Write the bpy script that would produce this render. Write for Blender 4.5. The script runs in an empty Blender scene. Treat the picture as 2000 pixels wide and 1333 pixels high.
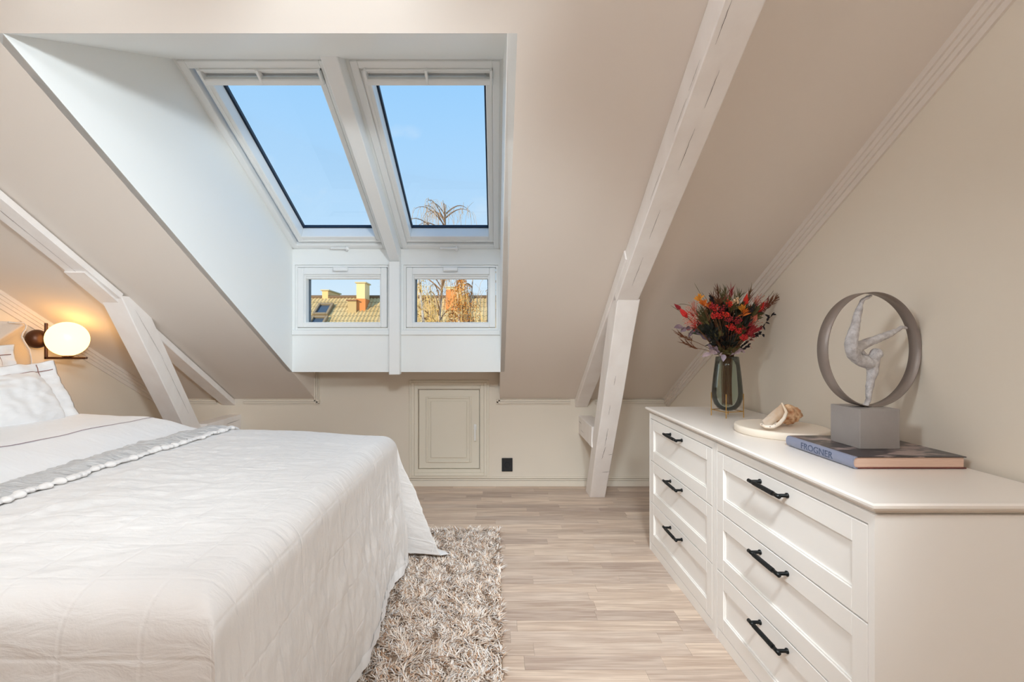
import bpy, bmesh, math, random
import numpy as np
from mathutils import Vector, Matrix, noise
PI = math.pi
rnd = random.Random(7)
sc = bpy.context.scene
COL = sc.collection

# ------------------------------------------------------------------ camera
F = 880.0                       # focal length in pixels of the 2000 px wide frame
VX, VY = 968.0, 670.0           # vanishing point of the room's depth lines
EYE = 1.15
cam_d = bpy.data.cameras.new('camera')
cam = bpy.data.objects.new('camera', cam_d); COL.objects.link(cam)
cam.location = (0, 0, EYE); cam.rotation_euler = (PI/2, 0, 0)
cam_d.sensor_width = 36.0; cam_d.lens = F/2000*36.0
cam_d.shift_x = (1000-VX)/2000; cam_d.shift_y = (VY-666.5)/2000
cam_d.clip_start = 0.02; cam_d.clip_end = 500
sc.camera = cam
vs = sc.view_settings
vs.view_transform = 'Standard'; vs.look = 'None'; vs.gamma = 1.0; vs.use_curve_mapping = False
vs.exposure = 0.0
sc.cycles.use_denoising = True
sc.cycles.max_bounces = 10; sc.cycles.diffuse_bounces = 6; sc.cycles.use_adaptive_sampling = True; sc.cycles.adaptive_threshold = .02; sc.cycles.transparent_max_bounces = 16
sc.cycles.sample_clamp_indirect = 4.0
sc.cycles.caustics_reflective = False; sc.cycles.caustics_refractive = False

def px(x, y, Y):                # the point at depth Y seen at photo pixel (x, y)
    return Vector(((x-VX)/F*Y, Y, EYE+(VY-y)/F*Y))

def lin(c):
    out = []
    for v in c[:3]:
        v = v/255.0
        out.append(v/12.92 if v <= .04045 else ((v+.055)/1.055)**2.4)
    return (*out, 1.0)

# ------------------------------------------------------------------ sky and sun
W = bpy.data.worlds.new('sky'); sc.world = W; W.use_nodes = True
nt = W.node_tree; nt.nodes.clear()
wo = nt.nodes.new('ShaderNodeOutputWorld'); bg = nt.nodes.new('ShaderNodeBackground')
tc = nt.nodes.new('ShaderNodeTexCoord'); sx = nt.nodes.new('ShaderNodeSeparateXYZ')
rp = nt.nodes.new('ShaderNodeValToRGB')
nt.links.new(tc.outputs['Generated'], sx.inputs[0]); nt.links.new(sx.outputs['Z'], rp.inputs[0])
els = rp.color_ramp.elements
els[0].position = 0.0; els[0].color = lin((222, 238, 250))
els[1].position = 1.0; els[1].color = lin((118, 172, 236))
for p_, c_ in ((.10, (214, 236, 252)), (.20, (194, 228, 255)), (.34, (177, 219, 255)), (.50, (158, 210, 255))):
    e = els.new(p_); e.color = lin(c_)
nz = nt.nodes.new('ShaderNodeTexNoise'); nz.inputs['Scale'].default_value = 5.5; nz.inputs['Detail'].default_value = 6
mp = nt.nodes.new('ShaderNodeMapping'); mp.inputs['Scale'].default_value = (1, 1, 1.6); mp.inputs['Location'].default_value = (3.1, .4, .2)
cr = nt.nodes.new('ShaderNodeValToRGB'); cr.color_ramp.elements[0].position = .55; cr.color_ramp.elements[1].position = .76
cr.color_ramp.elements[1].color = (.5, .5, .5, 1)
mx = nt.nodes.new('ShaderNodeMixRGB'); mx.inputs[2].default_value = lin((240, 246, 252))
nt.links.new(tc.outputs['Generated'], mp.inputs[0]); nt.links.new(mp.outputs[0], nz.inputs['Vector'])
nt.links.new(nz.outputs[0], cr.inputs[0]); nt.links.new(cr.outputs[0], mx.inputs[0])
nt.links.new(rp.outputs[0], mx.inputs[1]); nt.links.new(mx.outputs[0], bg.inputs[0]); nt.links.new(bg.outputs[0], wo.inputs[0])
SKY_STRENGTH = 1.0
bg.inputs[1].default_value = SKY_STRENGTH
sun_d = bpy.data.lights.new('sun', 'SUN'); sun_d.energy = 4.2; sun_d.angle = math.radians(.6); sun_d.color = (1, .84, .60)
sun = bpy.data.objects.new('sun', sun_d); COL.objects.link(sun)
sun.rotation_euler = Vector((.62, .72, -.30)).to_track_quat('-Z', 'Y').to_euler()
sun.location = (-20, -20, 15)

# ------------------------------------------------------------------ materials
MATS = {}
def mat(name, col, rough=.5, metal=0.0, bump=None, var=None, spec=None, sheen=0.0, emit=None):
    """col in sRGB 0-255; bump=(scale, strength, (sx,sy,sz)); var=(scale, other colour, (sx,sy,sz))"""
    if name in MATS: return MATS[name]
    m = bpy.data.materials.new(name); m.use_nodes = True
    n = m.node_tree; b = n.nodes['Principled BSDF']
    b.inputs['Base Color'].default_value = lin(col); b.inputs['Roughness'].default_value = rough
    b.inputs['Metallic'].default_value = metal
    if spec is not None: b.inputs['Specular IOR Level'].default_value = spec
    if sheen: b.inputs['Sheen Weight'].default_value = sheen; b.inputs['Sheen Roughness'].default_value = .5
    t = n.nodes.new('ShaderNodeTexCoord')
    def tex(scale, sc3):
        g = n.nodes.new('ShaderNodeMapping'); g.inputs['Scale'].default_value = sc3
        x = n.nodes.new('ShaderNodeTexNoise'); x.inputs['Scale'].default_value = scale; x.inputs['Detail'].default_value = 5
        n.links.new(t.outputs['Object'], g.inputs[0]); n.links.new(g.outputs[0], x.inputs['Vector']); return x
    if var:
        x = tex(var[0], var[2] if len(var) > 2 else (1, 1, 1))
        r = n.nodes.new('ShaderNodeValToRGB'); r.color_ramp.elements[0].position = .35; r.color_ramp.elements[1].position = .68
        r.color_ramp.elements[0].color = lin(col); r.color_ramp.elements[1].color = lin(var[1])
        n.links.new(x.outputs[0], r.inputs[0]); n.links.new(r.outputs[0], b.inputs['Base Color'])
    if bump:
        x = tex(bump[0], bump[2] if len(bump) > 2 else (1, 1, 1))
        u = n.nodes.new('ShaderNodeBump'); u.inputs['Strength'].default_value = bump[1]; u.inputs['Distance'].default_value = .01
        n.links.new(x.outputs[0], u.inputs['Height']); n.links.new(u.outputs[0], b.inputs['Normal'])
    if emit:
        b.inputs['Emission Color'].default_value = lin(emit[0]); b.inputs['Emission Strength'].default_value = emit[1]
    MATS[name] = m
    return m

def glass(name, tint, refl=.6):
    m = bpy.data.materials.new(name); m.use_nodes = True; n = m.node_tree; n.nodes.clear()
    o = n.nodes.new('ShaderNodeOutputMaterial'); mix = n.nodes.new('ShaderNodeMixShader')
    tr = n.nodes.new('ShaderNodeBsdfTransparent'); gl = n.nodes.new('ShaderNodeBsdfGlossy')
    fr = n.nodes.new('ShaderNodeFresnel'); fr.inputs[0].default_value = 1.45
    mu = n.nodes.new('ShaderNodeMath'); mu.operation = 'MULTIPLY'; mu.inputs[1].default_value = refl
    tr.inputs[0].default_value = tint; gl.inputs['Roughness'].default_value = .02
    n.links.new(fr.outputs[0], mu.inputs[0]); n.links.new(mu.outputs[0], mix.inputs[0])
    n.links.new(tr.outputs[0], mix.inputs[1]); n.links.new(gl.outputs[0], mix.inputs[2]); n.links.new(mix.outputs[0], o.inputs[0])
    return m

BEIGE = mat('beige_paint', (228, 218, 208), .55, bump=(180, .03), spec=.3)
WALLB = mat('beige_wall_paint', (227, 217, 202), .55, bump=(160, .03), spec=.3)
WHITE = mat('white_paint', (243, 244, 242), .45, bump=(120, .02), spec=.3)
FRAME = mat('white_window_lacquer', (241, 241, 239), .35)
TIMBER = mat('painted_timber', (246, 241, 237), .55, bump=(14, .10, (2, 2, .6)), var=(5, (240, 233, 228), (2, 2, .5)))
CRACK = mat('timber_crack', (96, 84, 78), .9)
DARKLINE = mat('dark_gasket', (22, 40, 62), .5)
DRES = mat('dresser_lacquer', (243, 238, 232), .32)
DRESTOP = mat('dresser_top_lacquer', (240, 232, 224), .28)
BLACK = mat('black_metal', (28, 30, 30), .38, metal=.6)
BLACKP = mat('black_plastic', (22, 25, 29), .4)
BRASS = mat('brass', (206, 164, 96), .3, metal=1.0)
BRONZE = mat('dark_bronze', (74, 46, 30), .4, metal=.5)
PANE = glass('window_glass', (.99, .995, .995, 1), .06)

# ------------------------------------------------------------------ mesh helpers
def box(bm, x0, x1, y0, y1, z0, z1, bev=0.0, M=None, seg=1):
    """adds a (bevelled) box, optionally in the local frame M"""
    t = bmesh.new() if bev else bm
    vs_ = [t.verts.new(c) for c in ((x0,y0,z0),(x1,y0,z0),(x1,y1,z0),(x0,y1,z0),(x0,y0,z1),(x1,y0,z1),(x1,y1,z1),(x0,y1,z1))]
    for f in ((3,2,1,0),(4,5,6,7),(0,1,5,4),(1,2,6,5),(2,3,7,6),(3,0,4,7)): t.faces.new([vs_[i] for i in f])
    if bev:
        bmesh.ops.bevel(t, geom=t.edges[:], offset=bev, segments=seg, affect='EDGES', profile=.5)
        if M: bmesh.ops.transform(t, matrix=M, verts=t.verts)
        join(bm, t)
    elif M: bmesh.ops.transform(bm, matrix=M, verts=vs_)
    return bm

def join(bm, t):
    me = bpy.data.meshes.new('tmp'); t.to_mesh(me); t.free(); bm.from_mesh(me); bpy.data.meshes.remove(me)

def tube(bm, pts, rad, n=8, cap=True):
    """round tube through pts; rad is a number or a list"""
    pts = [Vector(p) for p in pts]; k = len(pts)
    rr = rad if isinstance(rad, (list, tuple)) else [rad]*k
    rings = []; up = None
    for i, p in enumerate(pts):
        d = (pts[min(i+1, k-1)]-pts[max(i-1, 0)])
        d = d.normalized() if d.length > 1e-9 else Vector((0, 0, 1))
        if up is None: up = Vector((0, 0, 1)) if abs(d.z) < .9 else Vector((1, 0, 0))
        a = d.cross(up)
        if a.length < 1e-6: a = d.cross(Vector((0, 1, 0)))
        a.normalize(); b = a.cross(d).normalized(); up = b
        rings.append([bm.verts.new(p+(a*math.cos(2*PI*j/n)+b*math.sin(2*PI*j/n))*rr[i]) for j in range(n)])
    for i in range(k-1):
        for j in range(n):
            bm.faces.new((rings[i][j], rings[i][(j+1) % n], rings[i+1][(j+1) % n], rings[i+1][j]))
    if cap and n > 2:
        bm.faces.new(rings[0][::-1]); bm.faces.new(rings[-1])
    return bm

def lathe(bm, prof, c, n=40, axis='Z'):
    """prof: list of (radius, height) around c"""
    c = Vector(c); rings = []
    for r, h in prof:
        if r < 1e-6:
            rings.append([bm.verts.new(c+(Vector((0, 0, h)) if axis == 'Z' else Vector((h, 0, 0))))]); continue
        ring = []
        for j in range(n):
            a = 2*PI*j/n
            v = Vector((r*math.cos(a), r*math.sin(a), h)) if axis == 'Z' else Vector((h, r*math.cos(a), r*math.sin(a)))
            ring.append(bm.verts.new(c+v))
        rings.append(ring)
    for A, B in zip(rings, rings[1:]):
        if len(A) == 1 and len(B) == 1: continue
        for j in range(n):
            q = (j+1) % n
            if len(A) == 1: bm.faces.new((A[0], B[j], B[q]))
            elif len(B) == 1: bm.faces.new((A[j], A[q], B[0]))
            else: bm.faces.new((A[j], A[q], B[q], B[j]))
    bmesh.ops.recalc_face_normals(bm, faces=bm.faces)
    return bm

def prism(bm, poly, ext):
    """extrude a 3-D polygon by vector ext"""
    ext = Vector(ext); a = [bm.verts.new(Vector(p)) for p in poly]; b = [bm.verts.new(Vector(p)+ext) for p in poly]
    k = len(poly); bm.faces.new(a); bm.faces.new(b[::-1])
    for i in range(k): bm.faces.new((a[i], b[i], b[(i+1) % k], a[(i+1) % k]))
    bmesh.ops.recalc_face_normals(bm, faces=bm.faces)
    return bm

def grid(bm, fn, nu, nv, uv=None):
    """surface fn(i/nu, j/nv); uv(i/nu, j/nv) optional"""
    V = [[bm.verts.new(fn(i/nu, j/nv)) for j in range(nv+1)] for i in range(nu+1)]
    L = bm.loops.layers.uv.verify() if uv else None
    for i in range(nu):
        for j in range(nv):
            f = bm.faces.new((V[i][j], V[i+1][j], V[i+1][j+1], V[i][j+1])); f.smooth = True
            if uv:
                for l, (a, b) in zip(f.loops, ((i, j), (i+1, j), (i+1, j+1), (i, j+1))): l[L].uv = uv(a/nu, b/nv)
    return V

def wloc(o):
    v = Vector((0, 0, 0))
    while o is not None: v += o.location; o = o.parent
    return v

def obj(name, bm, m, parent=None, smooth=None):
    me = bpy.data.meshes.new(name)
    if isinstance(bm, bmesh.types.BMesh):
        if smooth is not None:
            for f in bm.faces: f.smooth = smooth
        bm.to_mesh(me); bm.free()
    else: me = bm
    o = bpy.data.objects.new(name, me); COL.objects.link(o)
    if m: me.materials.append(m)
    if parent is not None:
        o.parent = parent; off = wloc(parent)
    else:
        co = np.empty(len(me.vertices)*3, 'f'); me.vertices.foreach_get('co', co); co = co.reshape(-1, 3)
        lo, hi = co.min(0), co.max(0)
        off = Vector(((lo[0]+hi[0])/2, (lo[1]+hi[1])/2, lo[2])); o.location = off
    me.transform(Matrix.Translation(-off))
    return o

def tag(o, label, cat, group=None):
    o['label'] = label; o['category'] = cat
    if group: o['group'] = group
    return o

def struct(o, label=None):
    o['kind'] = 'structure'
    if label: o['label'] = label
    return o

def empty(name, loc):
    o = bpy.data.objects.new(name, None); COL.objects.link(o); o.location = loc; o.empty_display_size = .1
    return o

def thing(name, loc, label, cat, group=None): return tag(empty(name, loc), label, cat, group)

def bxo(name, dims, m, parent=None, bev=0.0, M=None, seg=1):
    return obj(name, box(bmesh.new(), *dims, bev=bev, M=M, seg=seg), m, parent)

def frame_ring(bm, x0, x1, y0, y1, z0, z1, w, bev=0.0, M=None, wb=None, wt=None):
    """rectangular ring in the local xy plane"""
    wb = wb or w; wt = wt or w
    box(bm, x0, x0+w, y0, y1, z0, z1, bev, M); box(bm, x1-w, x1, y0, y1, z0, z1, bev, M)
    box(bm, x0+w, x1-w, y0, y0+wb, z0, z1, bev, M); box(bm, x0+w, x1-w, y1-wt, y1, z0, z1, bev, M)
    return bm

def moulding(bm, A, B, up, out, prof):
    """strips along A-B: prof = [(u0,u1,depth),...] measured along up, standing out along out"""
    A, B, up, out = Vector(A), Vector(B), Vector(up).normalized(), Vector(out).normalized()
    d = (B-A)
    for u0, u1, dep in prof:
        prism(bm, [A+up*u0, A+up*u1, A+up*u1+out*dep, A+up*u0+out*dep], d)
    return bm

# ------------------------------------------------------------------ the room shell
XL, XR, YB, YN = -2.655, 1.375, 3.627, -2.6
TS = .593                                   # slope of the ceiling
KZ = .697                                   # where the slope meets the knee wall
def zc(y): return KZ+TS*(YB-y)              # ceiling height at depth y
FLATZ = 2.62; YF_ = YB-(FLATZ-KZ)/TS        # flat ceiling behind the camera
OX0, OX1 = -1.452, .036                     # roof opening
OYT, OYB = 1.326, 3.215                     # its upper and lower edge
ZP = zc(OYB)                                # lower edge height (0.94)
SKY0 = Vector((0, OYB, 1.807)); SKY1 = Vector((0, 2.01, 2.418))

bm = bmesh.new()
T = Vector((0, .10, .16))
def slab(x0, x1, ya, yb): prism(bm, [(x0, ya, zc(ya)), (x1, ya, zc(ya)), (x1, yb, zc(yb)), (x0, yb, zc(yb))], T)
slab(XL, OX0, YB, YF_); slab(OX1, XR, YB, YF_); slab(OX0, OX1, OYT, YF_)
prism(bm, [(XL, YF_, FLATZ), (XR, YF_, FLATZ), (XR, YN, FLATZ), (XL, YN, FLATZ)], (0, 0, .14))
struct(obj('ceiling', bm, BEIGE), 'beige sloping attic ceiling with a wide roof window opening')

def gable(x, ext):
    b = bmesh.new()
    prism(b, [(x, YB+.05, -.02), (x, YB+.05, KZ+.02), (x, YB, KZ+.04), (x, YF_, FLATZ+.04), (x, YN, FLATZ+.04), (x, YN, -.02)], (ext, 0, 0))
    return b
struct(obj('wall_right', gable(XR, .1), WALLB), 'beige gable wall behind the chest of drawers')
struct(obj('wall_left', gable(XL, -.1), WALLB), 'beige gable wall behind the bed head')
struct(bxo('wall_rear', (XL-.1, XR+.1, YN-.1, YN, -.02, FLATZ+.1), WALLB), 'beige wall facing the windows')
bm = bmesh.new()
# hatch hole in the knee wall
HX0, HX1, HZ0, HZ1 = px(817, 0, YB).x, px(937, 0, YB).x, px(0, 917, YB).z, px(0, 761, YB).z
for d in ((XL, HX0, YB, YB+.06, -.02, .96), (HX1, XR, YB, YB+.06, -.02, .96), (HX0, HX1, YB, YB+.06, -.02, HZ0), (HX0, HX1, YB, YB+.06, HZ1, .96)): box(bm, *d)
box(bm, HX0-.02, HX1+.02, YB+.06, YB+.07, HZ0-.02, HZ1+.02)
struct(obj('wall_back', bm, WALLB), 'low beige knee wall under the roof windows')

# dormer lining
wd = struct(empty('wall_dormer', (0, OYB, ZP)), 'white lining around the roof windows')
bm = bmesh.new()
NO = Vector((0, .452, .892))*.13              # outwards from the roof window plane
def cheek(x, ext): prism(bm, [(x, OYT, zc(OYT)), (x, OYT, zc(OYT)+.2), (x, SKY1.y+NO.y, SKY1.z+NO.z), (x, OYB+NO.y, SKY0.z+NO.z), (x, OYB+.10, ZP), (x, OYB, ZP)], (ext, 0, 0))
cheek(OX0+.002, -.03); obj('cheek', bm, WHITE, wd)
bm = bmesh.new(); cheek(OX1-.002, .03); obj('cheek', bm, WHITE, wd)
bm = bmesh.new()
prism(bm, [(OX0, OYT, zc(OYT)+.001), (OX1, OYT, zc(OYT)+.001), (OX1, SKY1.y, SKY1.z), (OX0, SKY1.y, SKY1.z)], (0, -.02, .03))
obj('top_lining', bm, WHITE, wd)
bm = bmesh.new()
for x, e in ((OX0+.003, -.01), (OX1-.003, .01)):
    prism(bm, [(x, OYB, ZP), (x, YB+.01, ZP), (x, YB+.01, KZ)], (e, 0, 0))
box(bm, OX0-.03, OX1+.03, OYB+.022, YB+.05, ZP+.004, ZP+.02)
obj('soffit', bm, BEIGE, wd)

# lower window wall
LZ0, LZ1 = 1.240, 1.707
LW = [(-1.432, -.757), (-.656, .018)]
def panel(name, d): bxo(name, d, WHITE, wd)
panel('lower_panel', (OX0, OX1, OYB, OYB+.02, ZP, 1.2055))
panel('head_panel', (OX0, OX1, OYB, OYB+.03, LZ1, SKY0.z+.012))
for a, b in ((OX0, LW[0][0]), (LW[0][1], LW[1][0]), (LW[1][1], OX1)): panel('side_panel', (a, b, OYB, OYB+.03, 1.2055, LZ1))
for a, b in ((OX0+.003, -.7495), (-.6725, OX1-.003)): bxo('sill', (a, b, OYB-.016, OYB+.03, 1.2055, LZ0), WHITE, wd, .003)
# middle post and raking bar
V = (SKY1-SKY0); VL = V.length; V.normalize()
N = Vector((1, 0, 0)).cross(V)
MS = Matrix(((1, V.x, N.x, SKY0.x), (0, V.y, N.y, SKY0.y), (0, V.z, N.z, SKY0.z), (0, 0, 0, 1)))
bxo('middle_post', (-.749, -.673, OYB-.055, OYB+.002, ZP-.016, 1.722), FRAME, wd, .004)
bm = bmesh.new(); box(bm, -.749, -.675, -.085, VL+.16, -.01, .085, .004, MS); obj('raking_bar', bm, FRAME, wd)
bm = bmesh.new()
for d in ((OX0-.02, -1.436, -.03, VL+.05), (-.762, -.658, -.03, VL+.05), (.020, OX1+.02, -.03, VL+.05), (OX0, OX1, -.05, .022), (OX0, OX1, VL-.012, VL+.06)):
    box(bm, d[0], d[1], d[2], d[3], -.13, -.012, 0, MS)
box(bm, OX0-.02, OX1+.02, VL+.002, VL+.06, -.13, -.0005, 0, MS)
obj('window_surround', bm, WHITE, wd)

# ------------------------------------------------------------------ roof windows
def roof_window(n, x0, x1, g0, g1, label):
    w = struct(empty('window_%d' % n, MS @ Vector(((x0+x1)/2, 0, 0))), label)
    bm = frame_ring(bmesh.new(), x0, x1, .022, VL-.012, -.09, -.004, .036, .003, MS); obj('frame', bm, FRAME, w)
    a, b = g0-.042, g1+.042
    bm = frame_ring(bmesh.new(), a, b, .066, VL-.05, -.10, -.020, .042, .004, MS, wb=.062, wt=.05)
    sash = obj('sash', bm, FRAME, w)
    frame_ring(b2 := bmesh.new(), a+.012, b-.012, .080, VL-.062, -.0205, -.014, .012, 0, MS); obj('sash_bead', b2, FRAME, sash)
    bm = frame_ring(bmesh.new(), g0-.004, g1+.004, .122, VL-.096, -.118, -.100, .014, 0, MS); obj('gasket', bm, DARKLINE, w)
    bm = box(bmesh.new(), g0-.02, g1+.02, .11, VL-.08, -.112, -.106, 0, MS); obj('pane', bm, PANE, w)
    # ventilation flap bar with end brackets at the top of the sash
    t = VL-.118
    bar = obj('control_bar', box(bmesh.new(), a+.03, b-.008, t, t+.030, -.014, .014, .005, MS), FRAME, w)
    obj('bar_rail', box(bmesh.new(), a+.034, b-.010, t+.062, t+.072, -.012, .004, .002, MS), FRAME, bar)
    for x in (a+.032, (a+b)/2, b-.016):
        obj('bracket', box(bmesh.new(), x-.006, x+.006, t+.004, t+.074, -.018, .016, .002, MS), FRAME, bar)
    obj('flap', box(bmesh.new(), a+.042, b-.018, t+.028, t+.064, -.034, -.020, 0, MS), mat('flap_grey', (205, 208, 208), .4), bar)
    # handle at the lower edge
    c = (a+b)/2+.012
    hd = obj('handle', box(bmesh.new(), c-.085, c+.03, .040, .052, .008, .020, .003, MS), FRAME, w)
    bm = bmesh.new(); lathe(bm, [(0, -.020), (.011, -.018), (.013, 0), (.011, .012), (0, .014)], (c+.028, 0, 0), 14)
    bmesh.ops.transform(bm, matrix=MS @ Matrix.Translation((0, .034, .010)), verts=bm.verts); obj('handle_knob', bm, FRAME, hd, True)
roof_window(1, -1.437, -.760, -1.343, -.832, 'left sloping roof window showing clear blue sky')
roof_window(2, -.660, .021, -.588, -.047, 'right sloping roof window with a birch top at its lower edge')

def low_window(n, x0, x1, label):
    w = struct(empty('window_%d' % n, ((x0+x1)/2, OYB, LZ0)), label)
    R = Matrix(((1, 0, 0, 0), (0, 0, -1, OYB), (0, 1, 0, 0), (0, 0, 0, 1)))   # local (x, height, towards the room)
    obj('frame', frame_ring(bmesh.new(), x0, x1, LZ0+.001, LZ1-.001, -.09, -.006, .016, .002, R), FRAME, w)
    sash = obj('sash', frame_ring(bmesh.new(), x0+.019, x1-.019, LZ0+.02, LZ1-.02, -.085, .004, .044, .004, R, wb=.034, wt=.05), FRAME, w)
    obj('sash_bead', frame_ring(bmesh.new(), x0+.058, x1-.058, LZ0+.05, LZ1-.066, -.07, -.012, .014, .002, R, wb=.008), FRAME, sash)
    obj('gasket', frame_ring(bmesh.new(), x0+.070, x1-.066, LZ0+.052, LZ1-.07, -.084, -.070, .012, 0, R, wb=.006), mat('grey_gasket', (86, 100, 112), .5), w)
    obj('pane', box(bmesh.new(), x0+.06, x1-.06, LZ0+.045, LZ1-.066, -.080, -.074, 0, R), PANE, w)
    obj('blind_cassette', box(bmesh.new(), x0+.066, x1-.066, LZ1-.098, LZ1-.074, -.06, -.026, .006, R), FRAME, w)
    c = (x0+x1)/2
    hd = obj('handle', box(bmesh.new(), c-.052, c+.052, LZ1-.052, LZ1-.024, .030, .046, .005, R), FRAME, w)
    for s in (-.036, .036): obj('handle_post', box(bmesh.new(), c+s-.007, c+s+.007, LZ1-.046, LZ1-.030, .002, .034, 0, R), FRAME, hd)
low_window(3, *LW[0], 'left low window showing roof with two chimneys')
low_window(4, *LW[1], 'right low window filled with birch branches')

# ------------------------------------------------------------------ mouldings and skirting
PROF = [(0, .014, .022), (.018, .030, .016), (.033, .044, .010)]
def trim(n, A, B, up, out, label, m=WALLB, prof=PROF):
    return struct(obj('trim_%d' % n, moulding(bmesh.new(), A, B, up, out, prof), m), label)
CP = [(0, .020, .032), (.0195, .036, .024), (.0355, .052, .017), (.0515, .074, .009)]
sl = Vector((0, -1, TS)).normalized(); dn = Vector((0, -TS, -1)).normalized()
trim(1, (XR, YB, KZ), (XR, YF_, FLATZ), dn, (-1, 0, 0), 'beige moulding along the right slope of the ceiling', BEIGE, CP)
trim(2, (XL, YB, KZ), (XL, YF_, FLATZ), dn, (1, 0, 0), 'beige moulding along the left slope of the ceiling', BEIGE, CP)
BP = [(0, .011, .024), (.0135, .025, .018), (.0275, .037, .010)]
trim(3, (OX1-.03, YB, KZ-.004), (.60, YB, KZ-.004), (0, 0, -1), (0, -1, 0), 'moulding on knee wall between hatch and right post', prof=BP)
trim(4, (.80, YB, KZ-.004), (XR, YB, KZ-.004), (0, 0, -1), (0, -1, 0), 'moulding on knee wall behind the right post', prof=BP)
trim(5, (-2.02, YB, KZ-.004), (OX0+.04, YB, KZ-.004), (0, 0, -1), (0, -1, 0), 'moulding on knee wall above the bed foot', prof=BP)
trim(6, (XL, YB, KZ-.004), (-2.24, YB, KZ-.004), (0, 0, -1), (0, -1, 0), 'moulding on knee wall behind the left post', prof=BP)
trim(7, (OX0, YB, KZ-.036), (OX0, YB, ZP), (1, 0, 0), (0, -1, 0), 'upright moulding left under the white window panel', prof=BP)
trim(8, (OX1-.002, YB, KZ-.036), (OX1-.002, YB, ZP), (-1, 0, 0), (0, -1, 0), 'upright moulding right under the white window panel', prof=BP)
SK = [(0, .044, .020), (.0465, .056, .014), (.0595, .074, .008)]
def skirt(side, A, B, out, label): struct(obj('baseboard_'+side, moulding(bmesh.new(), A, B, (0, 0, 1), out, SK), WALLB), label)
skirt('back', (XL, YB, 0), (XR, YB, 0), (0, -1, 0), 'beige skirting board along the knee wall')
skirt('right', (XR, YB, 0), (XR, YN, 0), (-1, 0, 0), 'beige skirting board along the right wall')
skirt('left', (XL, YB, 0), (XL, YN, 0), (1, 0, 0), 'beige skirting board along the left wall')

# knee wall hatch
HATCH = mat('hatch_paint', (228, 220, 204), .45)
d1 = struct(empty('door_1', ((HX0+HX1)/2, YB, .06)), 'small beige panelled hatch in the knee wall with white handle')
R = Matrix(((1, 0, 0, 0), (0, 0, -1, YB), (0, 1, 0, 0), (0, 0, 0, 1)))
ox0, ox1, oz0, oz1 = px(800, 0, YB).x, px(955, 0, YB).x, px(0, 933, YB).z, px(0, 743, YB).z
bm = bmesh.new()
frame_ring(bm, ox0, ox1, oz0, oz1, 0, .014, .018, .002, R); frame_ring(bm, ox0+.016, ox1-.016, oz0+.016, oz1-.016, 0, .022, .024, .003, R)
frame_ring(bm, ox0+.040, ox1-.040, oz0+.040, oz1-.040, 0, .013, .028, .002, R)
obj('casing', bm, HATCH, d1)
g = .004
bm = box(bmesh.new(), HX0+g, HX1-g, HZ0+g, HZ1-g, -.03, -.006, .002, R)
leaf = obj('door_leaf', bm, HATCH, d1)
ax0, ax1, az0, az1 = px(832, 0, YB).x, px(921, 0, YB).x, px(0, 904, YB).z, px(0, 775, YB).z
obj('panel_moulding', frame_ring(bmesh.new(), ax0, ax1, az0, az1, -.007, .004, .016, .004, R), HATCH, leaf)
bm = bmesh.new(); box(bm, ax0+.036, ax1-.036, az0+.036, az1-.036, -.007, .003, .006, R); obj('raised_panel', bm, HATCH, leaf)
hp = px(928, 845, YB)
hd = obj('handle', box(bmesh.new(), hp.x-.011, hp.x+.011, hp.z+.02, hp.z+.065, -.006, .006, .003, R), WHITE, leaf)
obj('handle_lever', box(bmesh.new(), hp.x-.007, hp.x+.007, hp.z-.068, hp.z+.055, .010, .024, .005, R), WHITE, leaf)
obj('handle_pin', box(bmesh.new(), hp.x-.006, hp.x+.006, hp.z+.036, hp.z+.05, .0, .014, 0, R), WHITE, leaf)

# socket
so = thing('wall_socket', (px(990, 0, YB).x, YB, px(0, 921, YB).z), 'black square power socket on the knee wall beside the hatch', 'socket')
a, b = px(980, 921, YB), px(1001, 895, YB)
obj('plate', box(bmesh.new(), a.x, b.x, a.z, b.z, 0, .010, .002, R), BLACKP, so)
c = (a+b)/2
bm = bmesh.new()
lathe(bm, [(.0195, .0), (.0225, .001), (.0225, .004), (.0195, .004), (.0185, -.0015), (0, -.0015)], (0, 0, 0), 28)
bmesh.ops.transform(bm, matrix=R @ Matrix.Translation((c.x, c.z, .010)), verts=bm.verts)
well = obj('socket_well', bm, mat('black_gloss', (32, 38, 46), .25), so)
for s in (-.0095, .0095):
    bm = lathe(bmesh.new(), [(0, 0), (.0028, 0), (.0028, .0012), (0, .0012)], (0, 0, 0), 12)
    bmesh.ops.transform(bm, matrix=R @ Matrix.Translation((c.x+s, c.z, .0086)), verts=bm.verts); obj('pin_hole', bm, mat('pin_hole', (120, 120, 118), .4), well)

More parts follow.
